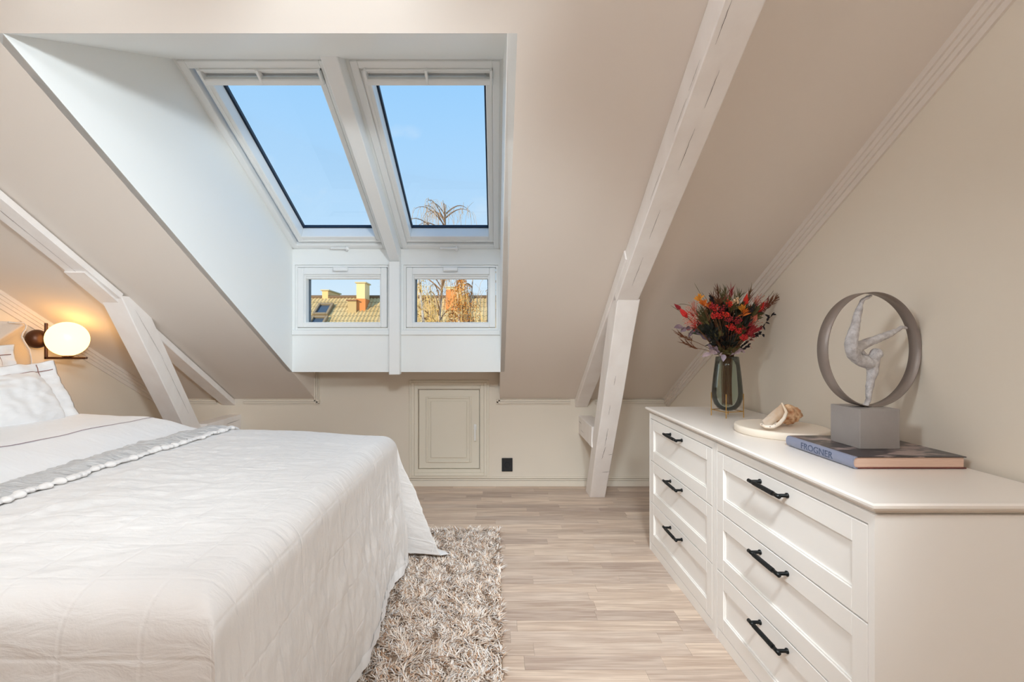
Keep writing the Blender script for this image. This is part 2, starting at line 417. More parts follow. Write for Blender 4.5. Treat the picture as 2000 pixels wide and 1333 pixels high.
# ------------------------------------------------------------------ floor of oak strips
def oak():
    m = bpy.data.materials.new('oiled_oak'); m.use_nodes = True; n = m.node_tree; b = n.nodes['Principled BSDF']
    t = n.nodes.new('ShaderNodeTexCoord'); oi = n.nodes.new('ShaderNodeObjectInfo')
    ml = n.nodes.new('ShaderNodeVectorMath'); ml.operation = 'SCALE'; ml.inputs[3].default_value = 37.0
    cb = n.nodes.new('ShaderNodeCombineXYZ'); 
    for i in range(3): n.links.new(oi.outputs['Random'], cb.inputs[i])
    n.links.new(cb.outputs[0], ml.inputs[0])
    ad = n.nodes.new('ShaderNodeVectorMath'); ad.operation = 'ADD'
    n.links.new(t.outputs['Object'], ad.inputs[0]); n.links.new(ml.outputs[0], ad.inputs[1])
    def nz(sc3, scale, detail, dist=0.0):
        g = n.nodes.new('ShaderNodeMapping'); g.inputs['Scale'].default_value = sc3
        x = n.nodes.new('ShaderNodeTexNoise'); x.inputs['Scale'].default_value = scale; x.inputs['Detail'].default_value = detail
        x.inputs['Distortion'].default_value = dist
        n.links.new(ad.outputs[0], g.inputs[0]); n.links.new(g.outputs[0], x.inputs['Vector']); return x
    fine = nz((1.0, 22, 1), 7, 5)
    wide = nz((.55, 8, 1), 4.5, 3, .9)
    base = n.nodes.new('ShaderNodeValToRGB')          # one tone for each strip
    cs = [(190, 170, 155), (206, 187, 171), (218, 199, 182), (200, 180, 163), (234, 214, 194), (212, 191, 172), (226, 205, 186)]
    cr_ = base.color_ramp; cr_.elements[0].color = lin(cs[0]); cr_.elements[1].color = lin(cs[-1])
    for i, c in enumerate(cs[1:-1]): e = cr_.elements.new((i+1)/(len(cs)-1)); e.color = lin(c)
    n.links.new(oi.outputs['Random'], base.inputs[0])
    r1 = n.nodes.new('ShaderNodeValToRGB'); r1.color_ramp.elements[0].position = .38; r1.color_ramp.elements[1].position = .62
    r1.color_ramp.elements[0].color = lin((236, 232, 230)); r1.color_ramp.elements[1].color = (1, 1, 1, 1)
    r2 = n.nodes.new('ShaderNodeValToRGB'); r2.color_ramp.elements[0].color = lin((232, 227, 225)); r2.color_ramp.elements[1].color = (1, 1, 1, 1)
    r2.color_ramp.elements[0].position = .40; r2.color_ramp.elements[1].position = .60
    n.links.new(fine.outputs[0], r1.inputs[0]); n.links.new(wide.outputs[0], r2.inputs[0])
    m1 = n.nodes.new('ShaderNodeMixRGB'); m1.blend_type = 'MULTIPLY'; m1.inputs[0].default_value = 1
    m2 = n.nodes.new('ShaderNodeMixRGB'); m2.blend_type = 'MULTIPLY'; m2.inputs[0].default_value = 1
    n.links.new(base.outputs[0], m1.inputs[1]); n.links.new(r1.outputs[0], m1.inputs[2])
    n.links.new(m1.outputs[0], m2.inputs[1]); n.links.new(r2.outputs[0], m2.inputs[2])
    n.links.new(m2.outputs[0], b.inputs['Base Color']); b.inputs['Roughness'].default_value = .42
    u = n.nodes.new('ShaderNodeBump'); u.inputs['Strength'].default_value = .08; u.inputs['Distance'].default_value = .004
    n.links.new(fine.outputs[0], u.inputs['Height']); n.links.new(u.outputs[0], b.inputs['Normal'])
    return m
OAK = oak()
fl = struct(bxo('floor', (XL, XR, YN, YB+.02, -.06, -.0125), mat('floor_joint', (120, 98, 82), .8)), 'whitewashed oak strip parquet running across the room')
SW = .0705
rest = bmesh.new(); rows = int((YB-YN)/SW)+1
for r in range(rows):
    y1 = YB-r*SW; y0 = max(y1-SW+.0006, YN)
    x = XL-rnd.random()*.5
    while x < XR:
        L = rnd.choice((.34, .42, .5, .58, .66, .8)); a, b = max(x, XL), min(x+L-.0006, XR); x += L
        if b-a < .01: continue
        if y0 > 1.3 and b > -.65 and a < .95:
            z = rnd.uniform(-.0003, .0003)
            o = bxo('plank', (a, b, y0, y1, -.0125, z), OAK, fl)
            c_ = Vector(((a+b)/2, (y0+y1)/2, 0))
            o.data.transform(Matrix.Translation(-c_+wloc(fl))); o.location = c_-wloc(fl)
        else: box(rest, a, b, y0, y1, -.0125, 0)
o = obj('plank_field', rest, OAK, fl); o['kind'] = 'stuff'

# ------------------------------------------------------------------ roof timbers
def beam(name, P0, P1, wx, depth_dir, dep, parent, wob=.003, seed=0, n=14, rot=None):
    """timber from P0 to P1 (corner line: left/front), width wx along X, depth along depth_dir"""
    P0, P1, dd = Vector(P0), Vector(P1), Vector(depth_dir)
    bm = bmesh.new(); rings = []
    for i in range(n+1):
        t = i/n; p = P0.lerp(P1, t)
        w = lambda k: (noise.noise(Vector((t*4.0+seed*7.3, k*3.1, seed*1.7))))*wob
        q = [p+Vector((w(1), 0, 0)), p+Vector((wx+w(2), 0, 0)), p+Vector((wx+w(3), 0, 0))+dd*dep, p+Vector((w(4), 0, 0))+dd*dep]
        q[0] += dd*w(5); q[1] += dd*w(6)
        rings.append([bm.verts.new(v) for v in q])
    for A, B in zip(rings, rings[1:]):
        for j in range(4): bm.faces.new((A[j], A[(j+1) % 4], B[(j+1) % 4], B[j]))
    bm.faces.new(rings[0][::-1]); bm.faces.new(rings[-1])
    bmesh.ops.recalc_face_normals(bm, faces=bm.faces)
    long_e = [e for e in bm.edges if abs((e.verts[0].co-e.verts[1].co).normalized().dot((P1-P0).normalized())) > .9]
    bmesh.ops.bevel(bm, geom=long_e, offset=.004, segments=1, affect='EDGES')
    return obj(name, bm, TIMBER, parent)

def crack(P0, P1, wdir, w, ndir, parent, seed=0, n=10, h=.0008):
    """thin wavy dark split lying on a timber face"""
    P0, P1, wd_, nd = Vector(P0), Vector(P1), Vector(wdir).normalized(), Vector(ndir).normalized()
    bm = bmesh.new(); L, Rr = [], []
    for i in range(n+1):
        t = i/n; s = noise.noise(Vector((t*6+seed*3.7, seed, 0)))*w*1.6
        hw = w*(.25+.75*math.sin(PI*min(max(t, .02), .98)))*(.6+.4*noise.noise(Vector((t*9, seed*2.2, 3))))
        c = P0.lerp(P1, t)+wd_*s+nd*h
        L.append(bm.verts.new(c-wd_*hw)); Rr.append(bm.verts.new(c+wd_*hw))
    for i in range(n): bm.faces.new((L[i], Rr[i], Rr[i+1], L[i+1]))
    for v in list(bm.verts): pass
    return obj('crack', bm, CRACK, parent)

nin = Vector((0, -TS, -1)).normalized()          # out of the ceiling into the room
# right truss
tr = thing('timber_truss', (.72, 3.4, 0), 'white painted roof timbers right of the window, with cracked leaning post', 'beam')
dr = .115; W1 = .112
ra = lambda y: Vector((.592+(y-1.165)*.0225, y, zc(y)-dr))
nup = -nin
beam('rafter', ra(YF_+.05), ra(2.315), W1, nup, .10, tr, seed=1)
ex = Vector((.652, YB+.0, 0)); ex.z = zc(YB)-.035
beam('rafter_foot', Vector((.606, 2.10, zc(2.10)-.065)), Vector((.640, YB-.004, zc(YB)-.065)), .10, nup, .056, tr, seed=2)
K0 = Vector((.622, 2.300, 1.372)); K1 = Vector((.700, 3.351, 0.0))
pd = (K1-K0).normalized(); back = Vector((0, 1, 0))
beam('post', K0, K1, .116, back, .155, tr, seed=3)
beam('tie_beam', (.668, 3.14, .420), (.668, YB, .420), .105, (0, 0, 1), .145, tr, seed=4)
fn = Vector((0, -1, 0)); fw = Vector((1, 0, 0))
def onpost(t, x): return K0.lerp(K1, t)+Vector((x, 0, 0))
pn = Vector((1, 0, 0)).cross(pd).normalized(); pn = pn if pn.y < 0 else -pn
for s, (t0, x0, t1, x1, w) in enumerate(((.56, .055, .66, .052, .0016), (.30, .052, .345, .05, .0012), (.665, .058, .74, .045, .0022), (.44, .046, .49, .046, .0012))):
    crack(onpost(t0, x0), onpost(t1, x1), (1, 0, 0), w, pn, tr, s, h=.0025)
for s, (t0, xa, xb) in enumerate(((.71, .085, .114), (.82, .06, .114))):
    crack(onpost(t0+.004, xa), onpost(t0, xb), pd, .0022, pn, tr, s+8, h=.0025)
for s, (y0, y1, x) in enumerate(((1.32, 1.42, .06), (1.48, 1.62, .055), (1.78, 1.92, .045), (2.02, 2.2, .05), (1.16, 1.26, .02))):
    crack(ra(y0)+Vector((x, 0, 0)), ra(y1)+Vector((x, 0, 0)), (1, 0, 0), .0011, nin, tr, s+20, h=.002)
for s, (y0, y1) in enumerate(((1.30, 1.38), (1.40, 1.50), (1.62, 1.75))):
    crack(ra(y0)+nup*.012, ra(y1)+nup*.014, nup, .0016, (-1, 0, 0), tr, s+30, h=.002)
crack((.668, YB-.03, .525), (.668, YB-.12, .520), (0, 0, 1), .003, (-1, 0, 0), tr, 41, h=.002)
crack((.668, YB-.10, .470), (.668, YB-.22, .465), (0, 0, 1), .0015, (-1, 0, 0), tr, 42, h=.002)
# left truss
tl = thing('timber_truss', (-2.1, 3.3, 0), 'white painted roof timbers left of the window, beside the globe lamp', 'beam')
dl = .042; XA = -2.105
la = lambda y: Vector((XA, y, zc(y)-dl))
beam('rafter', la(YF_+.05), la(2.392), .117, nup, .03, tl, seed=11)
beam('rafter_foot', Vector((-2.11, 2.2, zc(2.2)-.050)), Vector((-2.20, YB-.004, zc(YB)-.050)), .105, nup, .038, tl, seed=12)
J0 = Vector((-2.106, 2.388, 1.400)); J1 = Vector((-2.27, 3.463, 0))
beam('post', J0, J1, .119, back, .155, tl, seed=13)
beam('tie_beam', (-2.155, 3.2, .425), (-2.155, YB, .425), .105, (0, 0, 1), .148, tl, seed=14)
jd = (J1-J0).normalized(); jn = Vector((1, 0, 0))
for s, (t0, y0, t1, y1) in enumerate(((.05, .05, .25, .09), (.24, .085, .52, .09))):
    crack(J0.lerp(J1, t0)+Vector((.1195, y0, 0)), J0.lerp(J1, t1)+Vector((.1195, y1, 0)), (0, 1, 0), .0016, jn, tl, s+50, h=.003)
crack(la(1.35)+Vector((.056, 0, 0)), la(2.25)+Vector((.052, 0, 0)), (1, 0, 0), .0014, nin, tl, 55, n=20, h=.002)
crack((-2.05, YB-.02, .535), (-2.05, YB-.2, .53), (0, 0, 1), .0022, (1, 0, 0), tl, 57, h=.003)

# ------------------------------------------------------------------ chest of drawers: two units and one top
DX0, DXB = .860, XR-.02
DZ = [(.049, .2695), (.2735, .4975), (.5015, .7275)]
def handle(parent, y, z, x):
    h = obj('handle', tube(bmesh.new(), [(x-.032, y-.080, z), (x-.032, y-.052, z)], .0062, 12), BLACK, parent, True)
    obj('grip', tube(bmesh.new(), [(x-.032, y-.052, z), (x-.032, y-.050, z), (x-.032, y+.050, z), (x-.032, y+.052, z)], [.006, .0074, .0074, .006], 14), mat('knurled_black', (30, 32, 32), .5, metal=.6, bump=(900, .6)), h, True)
    obj('bar_end', tube(bmesh.new(), [(x-.032, y+.052, z), (x-.032, y+.080, z)], .0062, 12), BLACK, h, True)
    for s in (-.068, .068): obj('standoff', tube(bmesh.new(), [(x+.001, y+s, z), (x-.004, y+s, z), (x-.005, y+s, z), (x-.032, y+s, z)], [.008, .008, .0052, .0052], 12), BLACK, h, True)
def dresser(y0, y1, label, near):
    u = thing('chest_of_drawers', ((DX0+DXB)/2, (y0+y1)/2, 0), label, 'dresser', 'pair of drawer units under one top')
    e = .018
    bm = bmesh.new()
    box(bm, DX0, DXB, y0, y0+e, 0, .758); box(bm, DX0, DXB, y1-e, y1, 0, .758)
    box(bm, DXB-.01, DXB, y0+e, y1-e, .0, .758); box(bm, DX0+.03, DXB-.01, y0+e, y1-e, .04, .047)
    obj('body', bm, DRES, u)
    obj('top_rail', box(bmesh.new(), DX0+.002, DX0+.03, y0+e, y1-e, .7305, .758, .001), DRES, u)
    obj('plinth', box(bmesh.new(), DX0+.001, DX0+.03, y0+e, y1-e, 0, .0455, .001), DRES, u)
    for z0, z1 in DZ:
        a, b = y0+e+.002, y1-e-.002
        R2 = Matrix(((0, 0, -1, DX0), (1, 0, 0, 0), (0, 1, 0, 0), (0, 0, 0, 1)))      # local (y, z, out)
        bm = bmesh.new()
        box(bm, a, a+.046, z0, z1, -.02, 0, .0012, R2); box(bm, b-.046, b, z0, z1, -.02, 0, .0012, R2)
        box(bm, a+.046, b-.046, z0, z0+.056, -.02, 0, .0012, R2); box(bm, a+.046, b-.046, z1-.056, z1, -.02, 0, .0012, R2)
        d = obj('drawer', bm, DRES, u)
        bm = box(bmesh.new(), a+.04, b-.04, z0+.05, z1-.05, -.019, -.0095, 0, R2); obj('drawer_panel', bm, DRES, d)
        frame_ring(b3 := bmesh.new(), a+.046, b-.046, z0+.056, z1-.056, -.0095, -.0045, .005, .0015, R2); obj('panel_bead', b3, DRES, d)
        handle(d, (a+b)/2, z1-.028, DX0)
    return u
dresser(1.771, 2.520, 'far white chest of drawers, the one beneath the flower vase', False)
dresser(1.022, 1.769, 'near white chest of drawers, the one beneath the book and sculpture', True)
# top board with a moulded front edge
bm = bmesh.new()
pr = [(.030, .7585), (.010, .7585), (.004, .764), (.004, .767), (-.004, .770), (-.012, .774), (-.018, .780), (-.018, .786), (-.014, .790)]
def top_ring(x_off, z): return [(DX0+x_off, 1.022+x_off if x_off < 0 else 1.022+x_off, z), (DXB, 1.022+x_off, z), (DXB, 2.520-x_off, z), (DX0+x_off, 2.520-x_off, z)]
rings = [[bm.verts.new(p) for p in top_ring(a, z)] for a, z in pr]
for A, B in zip(rings, rings[1:]):
    for j in range(4): bm.faces.new((A[j], A[(j+1) % 4], B[(j+1) % 4], B[j]))
bm.faces.new(rings[0][::-1]); bm.faces.new(rings[-1]); bmesh.ops.recalc_face_normals(bm, faces=bm.faces)
tag(obj('dresser_top', bm, DRESTOP), 'long white moulded top board lying over both chests of drawers', 'worktop')
TOPZ = .7905

# ------------------------------------------------------------------ vase with brass stand
VC = Vector((1.128, 2.195, TOPZ))
va = thing('glass_vase', VC, 'smoky green glass vase standing in a thin brass stand', 'vase')
vp = [(.0, .030), (.022, .031), (.042, .040), (.058, .060), (.067, .088), (.069, .112), (.067, .145), (.062, .20), (.056, .25), (.051, .292)]
bm = bmesh.new(); lathe(bm, vp+[(.048, .292)]+[(max(r-.003, 0), h+.002) for r, h in vp[::-1][1:]], VC, 48)
obj('glass_body', bm, glass('smoky_green_glass', (.82, .86, .83, 1), .9), va, True)
bm = bmesh.new(); R_ = .070
for k in range(4):
    a = PI/4+k*PI/2+.25; p = VC+Vector((math.cos(a)*R_, math.sin(a)*R_, 0))
    obj('stand_leg', tube(bmesh.new(), [p+Vector((0, 0, .0005)), p+Vector((0, 0, .115))], .0022, 8), BRASS, va)
    q = VC+Vector((math.cos(a+PI/2)*R_, math.sin(a+PI/2)*R_, 0))
    obj('stand_bar', tube(bmesh.new(), [p+Vector((0, 0, .030)), q+Vector((0, 0, .030))], .0020, 8), BRASS, va)

# ------------------------------------------------------------------ dried bouquet
BQ = VC+Vector((0, 0, .290))
bq = thing('dried_bouquet', VC+Vector((0, 0, .05)), 'bunch of dried red, orange and dark flowers in the vase', 'bouquet')
FM = {k: mat('bouquet_'+k, c, .75) for k, c in dict(red=(196, 38, 34), scarlet=(214, 52, 32), crimson=(150, 34, 40), orange=(214, 116, 38), amber=(222, 150, 52),
      salmon=(205, 118, 96), olive=(92, 84, 46), green=(54, 58, 38), darkgreen=(36, 38, 30), brown=(110, 62, 34), black=(34, 26, 30), plum=(120, 100, 108), mauve=(168, 146, 150), cream=(226, 190, 150), stem=(112, 74, 44), lilac=(176, 164, 182)).items()}
r3 = random.Random(11)
def bdir(x, y, z): return Vector((x, y, z)).normalized()
def bez(a, b, sag=.02, n=6):
    mid = (a+b)/2+Vector((0, 0, sag)); return [a.lerp(mid, t).lerp(mid.lerp(b, t), t) for t in (i/n for i in range(n+1))]
def blade(bm, pts, w, nrm=None):
    """thin tapering leaf strip of two crossed halves"""
    k = len(pts); L = []
    for i, p in enumerate(pts):
        d = (pts[min(i+1, k-1)]-pts[max(i-1, 0)]).normalized()
        s = d.cross(nrm if nrm is not None else Vector((.2, -1, .1))).normalized()
        ww = w*math.sin(PI*(.12+.86*i/(k-1)))
        L.append((bm.verts.new(p-s*ww), bm.verts.new(p+d.cross(s)*ww*.35), bm.verts.new(p+s*ww)))
    for A, B in zip(L, L[1:]):
        bm.faces.new((A[0], A[1], B[1], B[0])); bm.faces.new((A[1], A[2], B[2], B[1]))
def stemto(tip, key='stem', rad=.0014):
    a = r3.random()*2*PI; foot = VC+Vector((math.cos(a)*.022, math.sin(a)*.022, .055+r3.random()*.02))
    neck = BQ+Vector(((tip.x-BQ.x)*.13, (tip.y-BQ.y)*.13, 0))
    pts = [foot, foot.lerp(neck, .5), neck]+bez(neck, tip, .015, 4)[1:]
    return obj('stem', tube(bmesh.new(), pts, rad, 5), FM[key], bq)
def tip_at(X, Y, dy=0.0):       # where the photo shows a head, at the bouquet's own depth
    p = px(X, Y, VC.y+dy); return Vector((min(p.x, XR-.02), p.y, p.z))
def cluster(X, Y, key, n=18, r=.020, br=.0042, dy=-.02):
    c = tip_at(X, Y, dy); s = stemto(c); bm = bmesh.new()
    for i in range(n):
        d = Vector((r3.gauss(0, 1), r3.gauss(0, 1), r3.gauss(0, .8))).normalized()*r*r3.random()**.4
        t = bmesh.new(); bmesh.ops.create_icosphere(t, subdivisions=1, radius=br*r3.uniform(.7, 1.2), matrix=Matrix.Translation(c+d)); join(bm, t)
        tube(bm, [c-Vector((0, 0, r*.8)), c+d], .0006, 3, False)
    obj('flower_head', bm, FM[key], bq, True)
def feather(X, Y, dirx, key, n=26, L=.085, dy=0.0, w=.0022, tail=.12):
    c = tip_at(X, Y+(16 if dirx > -1.5 else 0), dy); stemto(c); bm = bmesh.new()
    ax = bdir(dirx, r3.uniform(-.25, .15), 1)
    for i in range(n):
        p = c+ax*L*(i/n-.2)
        d = (ax*1.2+Vector((r3.gauss(0, .42), r3.gauss(0, .42), r3.gauss(0, .25)))).normalized()
        q = p+d*L*r3.uniform(.35, .8)
        blade(bm, bez(p, q, r3.uniform(-.006, .006), 3), w)
    obj('grass_plume', bm, FM[key], bq)
def flame(X, Y, dirx, key='red', L=.055, dy=-.05, n=9, w=.006):
    c = tip_at(X, Y, dy); stemto(c); bm = bmesh.new(); ax = bdir(dirx, -.1, 1)
    for i in range(n):
        a = 2*PI*i/n; o_ = Vector((math.cos(a), math.sin(a), 0)); o_ = (o_-ax*o_.dot(ax)).normalized()
        blade(bm, [c-ax*L*.45, c-ax*L*.1+o_*L*.20, c+ax*L*.25+o_*L*.15, c+ax*L*r3.uniform(.5, .75)], w, o_)
    obj('flower_bract', bm, FM[key], bq)
def twiggy(X, Y, key='salmon', n=22, L=.06, dy=-.01, br=.0022):
    c = tip_at(X, Y, dy); stemto(c); bm = bmesh.new()
    out = (c-BQ).normalized()
    for i in range(n):
        d = (out+Vector((r3.gauss(0, .6), r3.gauss(0, .6), r3.gauss(0, .6)))).normalized()
        q = c-out*L*.4+d*L*r3.uniform(.4, 1.0)
        tube(bm, bez(c-out*L*.5, q, .004, 3), .0007, 3, False)
        t = bmesh.new(); bmesh.ops.create_icosphere(t, subdivisions=1, radius=br*r3.uniform(.6, 1.2), matrix=Matrix.Translation(q)); join(bm, t)
    obj('twig_spray', bm, FM[key], bq)
def leaf(c, d, L, w, key, parent, nrm):
    bm = bmesh.new(); d = Vector(d).normalized()
    pts = [c+d*L*t+Vector((0, 0, .12*L*math.sin(PI*t))) for t in (0, .2, .4, .6, .8, 1)]
    blade(bm, pts, w, Vector(nrm)); return obj('leaf', bm, FM[key], parent)
def branch(pxs, key, nl=5, L=.022, w=.006, dy=0.0, lk=None):
    pts = [tip_at(x, y, dy) for x, y in pxs]; bm = bmesh.new(); tube(bm, pts, .0011, 5)
    s = obj('leaf_branch', bm, FM[key], bq)
    for i in range(len(pts)-1):
        for j in range(nl):
            p = pts[i].lerp(pts[i+1], (j+.5)/nl); ax = (pts[i+1]-pts[i]).normalized()
            d = ax+Vector((r3.gauss(0, .7), r3.gauss(0, .5), r3.gauss(0, .7)))
            leaf(p, d, L*r3.uniform(.7, 1.2), w, lk or key, s, (r3.gauss(0, .4), -1, r3.gauss(0, .4)))
def filler(X, Y, key, n=10, L=.05, w=.006, dy=0.0):
    c = tip_at(X, Y, dy); stemto(c, 'brown'); bm = bmesh.new(); out = (c-BQ).normalized()
    for i in range(n):
        d = (out*.9+Vector((r3.gauss(0, .6), r3.gauss(0, .6), r3.gauss(0, .5)))).normalized()
        blade(bm, bez(c-out*L*.5*r3.random(), c+d*L*r3.uniform(.6, 1.1), .004, 3), w, Vector((r3.gauss(0, .5), -1, r3.gauss(0, .5))))
    obj('foliage', bm, FM[key], bq)
for X, Y, k in ((1405, 628, 'green'), (1385, 640, 'olive'), (1432, 640, 'darkgreen'), (1415, 655, 'darkgreen'), (1398, 662, 'darkgreen'), (1440, 662, 'black'), (1425, 672, 'darkgreen'), (1410, 680, 'black'),
                (1375, 625, 'olive'), (1450, 630, 'olive'), (1372, 648, 'green'), (1392, 605, 'brown'), (1442, 610, 'green'), (1420, 615, 'darkgreen'), (1462, 650, 'crimson'), (1455, 618, 'brown'), (1405, 645, 'black'), (1384, 628, 'green'), (1436, 648, 'black'), (1418, 638, 'olive'), (1428, 600, 'olive'), (1408, 598, 'brown')):
    filler(X, Y, k, 18, .062, .0075, r3.uniform(-.07, .08))
for k_ in range(46):
    a_ = r3.uniform(-1, 1); h_ = r3.uniform(0, 1)
    filler(1418+a_*(14+44*h_), 690-h_*78, r3.choice(('darkgreen', 'black', 'green', 'darkgreen', 'brown', 'olive')), 14, .046+.016*h_, .0078, r3.uniform(-.05-.05*h_, .06))
for X, Y, k in ((1398, 601, 'red'), (1412, 604, 'crimson'), (1424, 593, 'scarlet'), (1404, 617, 'red'), (1417, 614, 'scarlet'), (1425, 637, 'scarlet'), (1424, 624, 'crimson'), (1443, 646, 'red'), (1452, 660, 'red'), (1440, 627, 'crimson'), (1467, 652, 'crimson'), (1396, 616, 'red'), (1388, 598, 'crimson'), (1431, 640, 'red')):
    cluster(X, Y, k, 26, .019, .0034, r3.uniform(-.13, -.09))
for X, Y, d, k in ((1410, 580, -.05, 'olive'), (1425, 576, .05, 'crimson'), (1418, 572, 0, 'olive'), (1398, 586, -.2, 'brown'), (1440, 582, .1, 'olive'), (1459, 578, .25, 'brown'), (1492, 590, .7, 'brown'), (1482, 600, .6, 'crimson'), (1500, 584, .7, 'brown'),
                   (1448, 596, .3, 'green'), (1380, 610, -.5, 'olive'), (1405, 574, -.1, 'brown'), (1432, 590, .05, 'olive'), (1470, 598, .4, 'crimson'), (1348, 664, -2.2, 'brown'), (1358, 680, -2.0, 'brown')):
    feather(X, Y, d, k, 26, .07, r3.uniform(-.02, .05), .0017)
flame(1336, 613, -.9, 'red', .06); flame(1456, 590, .15, 'scarlet', .06); flame(1325, 601, -1.2, 'crimson', .04); flame(1486, 602, .5, 'red', .05); flame(1473, 624, .6, 'salmon', .04, n=7, w=.01)
for X, Y, k in ((1366, 585, 'amber'), (1374, 595, 'orange'), (1385, 600, 'orange'), (1453, 612, 'orange'), (1450, 606, 'amber')): filler(X, Y, k, 14, .030, .0048, -.09)
for X, Y in ((1350, 600), (1357, 612), (1344, 622), (1362, 626), (1352, 634), (1465, 615), (1470, 630), (1462, 640), (1478, 585), (1475, 608), (1466, 655), (1348, 610), (1460, 628)): twiggy(X, Y, r3.choice(('salmon', 'salmon', 'red')), 22, .055, r3.uniform(-.05, .02))
cluster(1436, 589, 'cream', 26, .018, .005, -.10)
branch([(1446, 680), (1462, 667), (1480, 650), (1492, 636), (1502, 622), (1512, 614)], 'black', 4, .022, .0055, 0)
branch([(1440, 684), (1452, 682), (1461, 676)], 'black', 4, .02, .006, -.02); branch([(1458, 658), (1476, 654), (1492, 653)], 'black', 4, .022, .006, -.03)
branch([(1390, 672), (1372, 655), (1352, 645), (1330, 639)], 'plum', 3, .036, .012, -.02); branch([(1400, 600), (1392, 588), (1390, 582)], 'black', 5, .018, .006, -.03)
s = branch([(1410, 694), (1398, 690), (1384, 692)], 'mauve', 2, .036, .011, -.07)
branch([(1425, 695), (1440, 690), (1449, 684)], 'mauve', 2, .034, .011, -.04); branch([(1408, 690), (1395, 682), (1386, 678)], 'plum', 3, .026, .007, -.06)
leaf(px(1414, 693, VC.y-.065), (-.15, -.1, -1), .034, .013, 'lilac', bq, (0, -1, .1))
for pts in ([(1410, 640), (1376, 590), (1356, 553)], [(1405, 640), (1350, 585), (1322, 596)], [(1415, 640), (1384, 590), (1370, 570)], [(1380, 640), (1330, 610), (1310, 597)], [(1440, 620), (1470, 580), (1468, 552)], [(1480, 600), (1505, 580), (1520, 567)]):
    P = [tip_at(x, y) for x, y in pts]; a_ = [P[0].lerp(P[1], t).lerp(P[1].lerp(P[2], t), t) for t in (i/8 for i in range(9))]
    bm = bmesh.new(); tube(bm, a_, [.0011]*8+[.0003], 4); obj('grass_blade', bm, FM['olive'], bq)

# ------------------------------------------------------------------ tray and shell
TC = Vector((1.135, 1.795, TOPZ))
bm = bmesh.new(); lathe(bm, [(0, 0), (.160, 0), (.164, .003), (.1645, .022), (.163, .0275), (.159, .029), (.154, .0285), (0, .0285)], TC, 72)
tag(obj('round_tray', bm, mat('cream_stone', (240, 228, 212), .5, bump=(60, .05)), smooth=True), 'round cream stone tray lying on the chest of drawers', 'tray')
SHC = Vector((1.140, 1.775, TOPZ+.029))
sh = thing('sea_shell', SHC, 'knobbly cream and brown sea shell lying on the round tray', 'shell')
SHM = mat('shell_brown', (236, 200, 160), .5, var=(55, (170, 104, 58)), bump=(90, .5)); SHL = mat('shell_cream', (246, 234, 220), .35, var=(30, (238, 214, 186)))
def shell_body(u, v):
    # whorl: wide at the opening side (-X), knobbly shoulder rows, low spire towards +X
    t = u; a = 2*PI*v
    rad = .0415*math.sin(PI*min(1, .07+.62*t+.30*t*t))**.72*(1-.15*t)
    knob = 1+.16*max(0, math.cos(7*a+2*t))**3*math.exp(-((t-.46)/.08)**2)+.20*max(0, math.cos(8*a+1))**3*math.exp(-((t-.66)/.07)**2)+.16*max(0, math.cos(8*a))**2*math.exp(-((t-.84)/.06)**2)
    rad *= knob*(1+.08*math.sin(26*t))
    p = Vector((-.060+.120*t, rad*math.cos(a), .0405+rad*.96*math.sin(a)))
    p += Vector((.01*math.sin(a)*t, 0, .010*math.sin(PI*t)-.004))*1
    p += Vector((noise.noise(p*60), noise.noise(p*60+Vector((5, 0, 0))), noise.noise(p*60+Vector((0, 7, 0)))))*.003
    p.z = max(p.z, .001)
    return SHC+p+Vector((.012, .012, 0))
bm = bmesh.new(); grid(bm, shell_body, 56, 64); bmesh.ops.remove_doubles(bm, verts=bm.verts, dist=.0002)
body = obj('shell_body', bm, SHM, sh, True)
# triangular pale shield and rolled toothed lip facing the camera
def shield(u, v):
    A, B, C_ = px(1488, 822, 1.73), px(1528, 787, 1.735), px(1536, 812, 1.715)
    D = px(1496, 836, 1.70)
    p = A.lerp(B, u).lerp(D.lerp(C_, u), v)
    p.y -= .012*math.sin(PI*u)*math.sin(PI*v)
    p += Vector((0, noise.noise(p*45)*.004, 0)); p.z = max(p.z, SHC.z+.001); return p
bm = bmesh.new(); grid(bm, shield, 22, 16); bmesh.ops.solidify(bm, geom=bm.faces[:], thickness=.006)
obj('shield', bm, SHL, sh, True)
lip = [px(1486, 829, 1.715), px(1496, 834, 1.692), px(1510, 834, 1.683), px(1522, 828, 1.683), px(1531, 818, 1.69), px(1536, 806, 1.705), px(1531, 795, 1.72), px(1527, 788, 1.735)]
for p in lip: p.z = max(p.z, SHC.z+.0068)
fine = []
for i in range(len(lip)-1):
    for k in range(4): fine.append(lip[i].lerp(lip[i+1], k/4))
fine.append(lip[-1])
bm = tube(bmesh.new(), fine, [.0035+.0035*math.sin(PI*min(1, .15+i/len(fine))) for i in range(len(fine))], 10)
lp = obj('lip', bm, SHL, sh, True)
for X, Y in ((1488, 830), (1495, 833), (1504, 834), (1514, 830)):
    bm = bmesh.new(); bmesh.ops.create_icosphere(bm, subdivisions=1, radius=.0018, matrix=Matrix.Translation(px(X, Y, 1.6795 if X > 1500 else 1.695))); obj('tooth_spot', bm, mat('tooth_spot', (60, 50, 56), .6), lp)

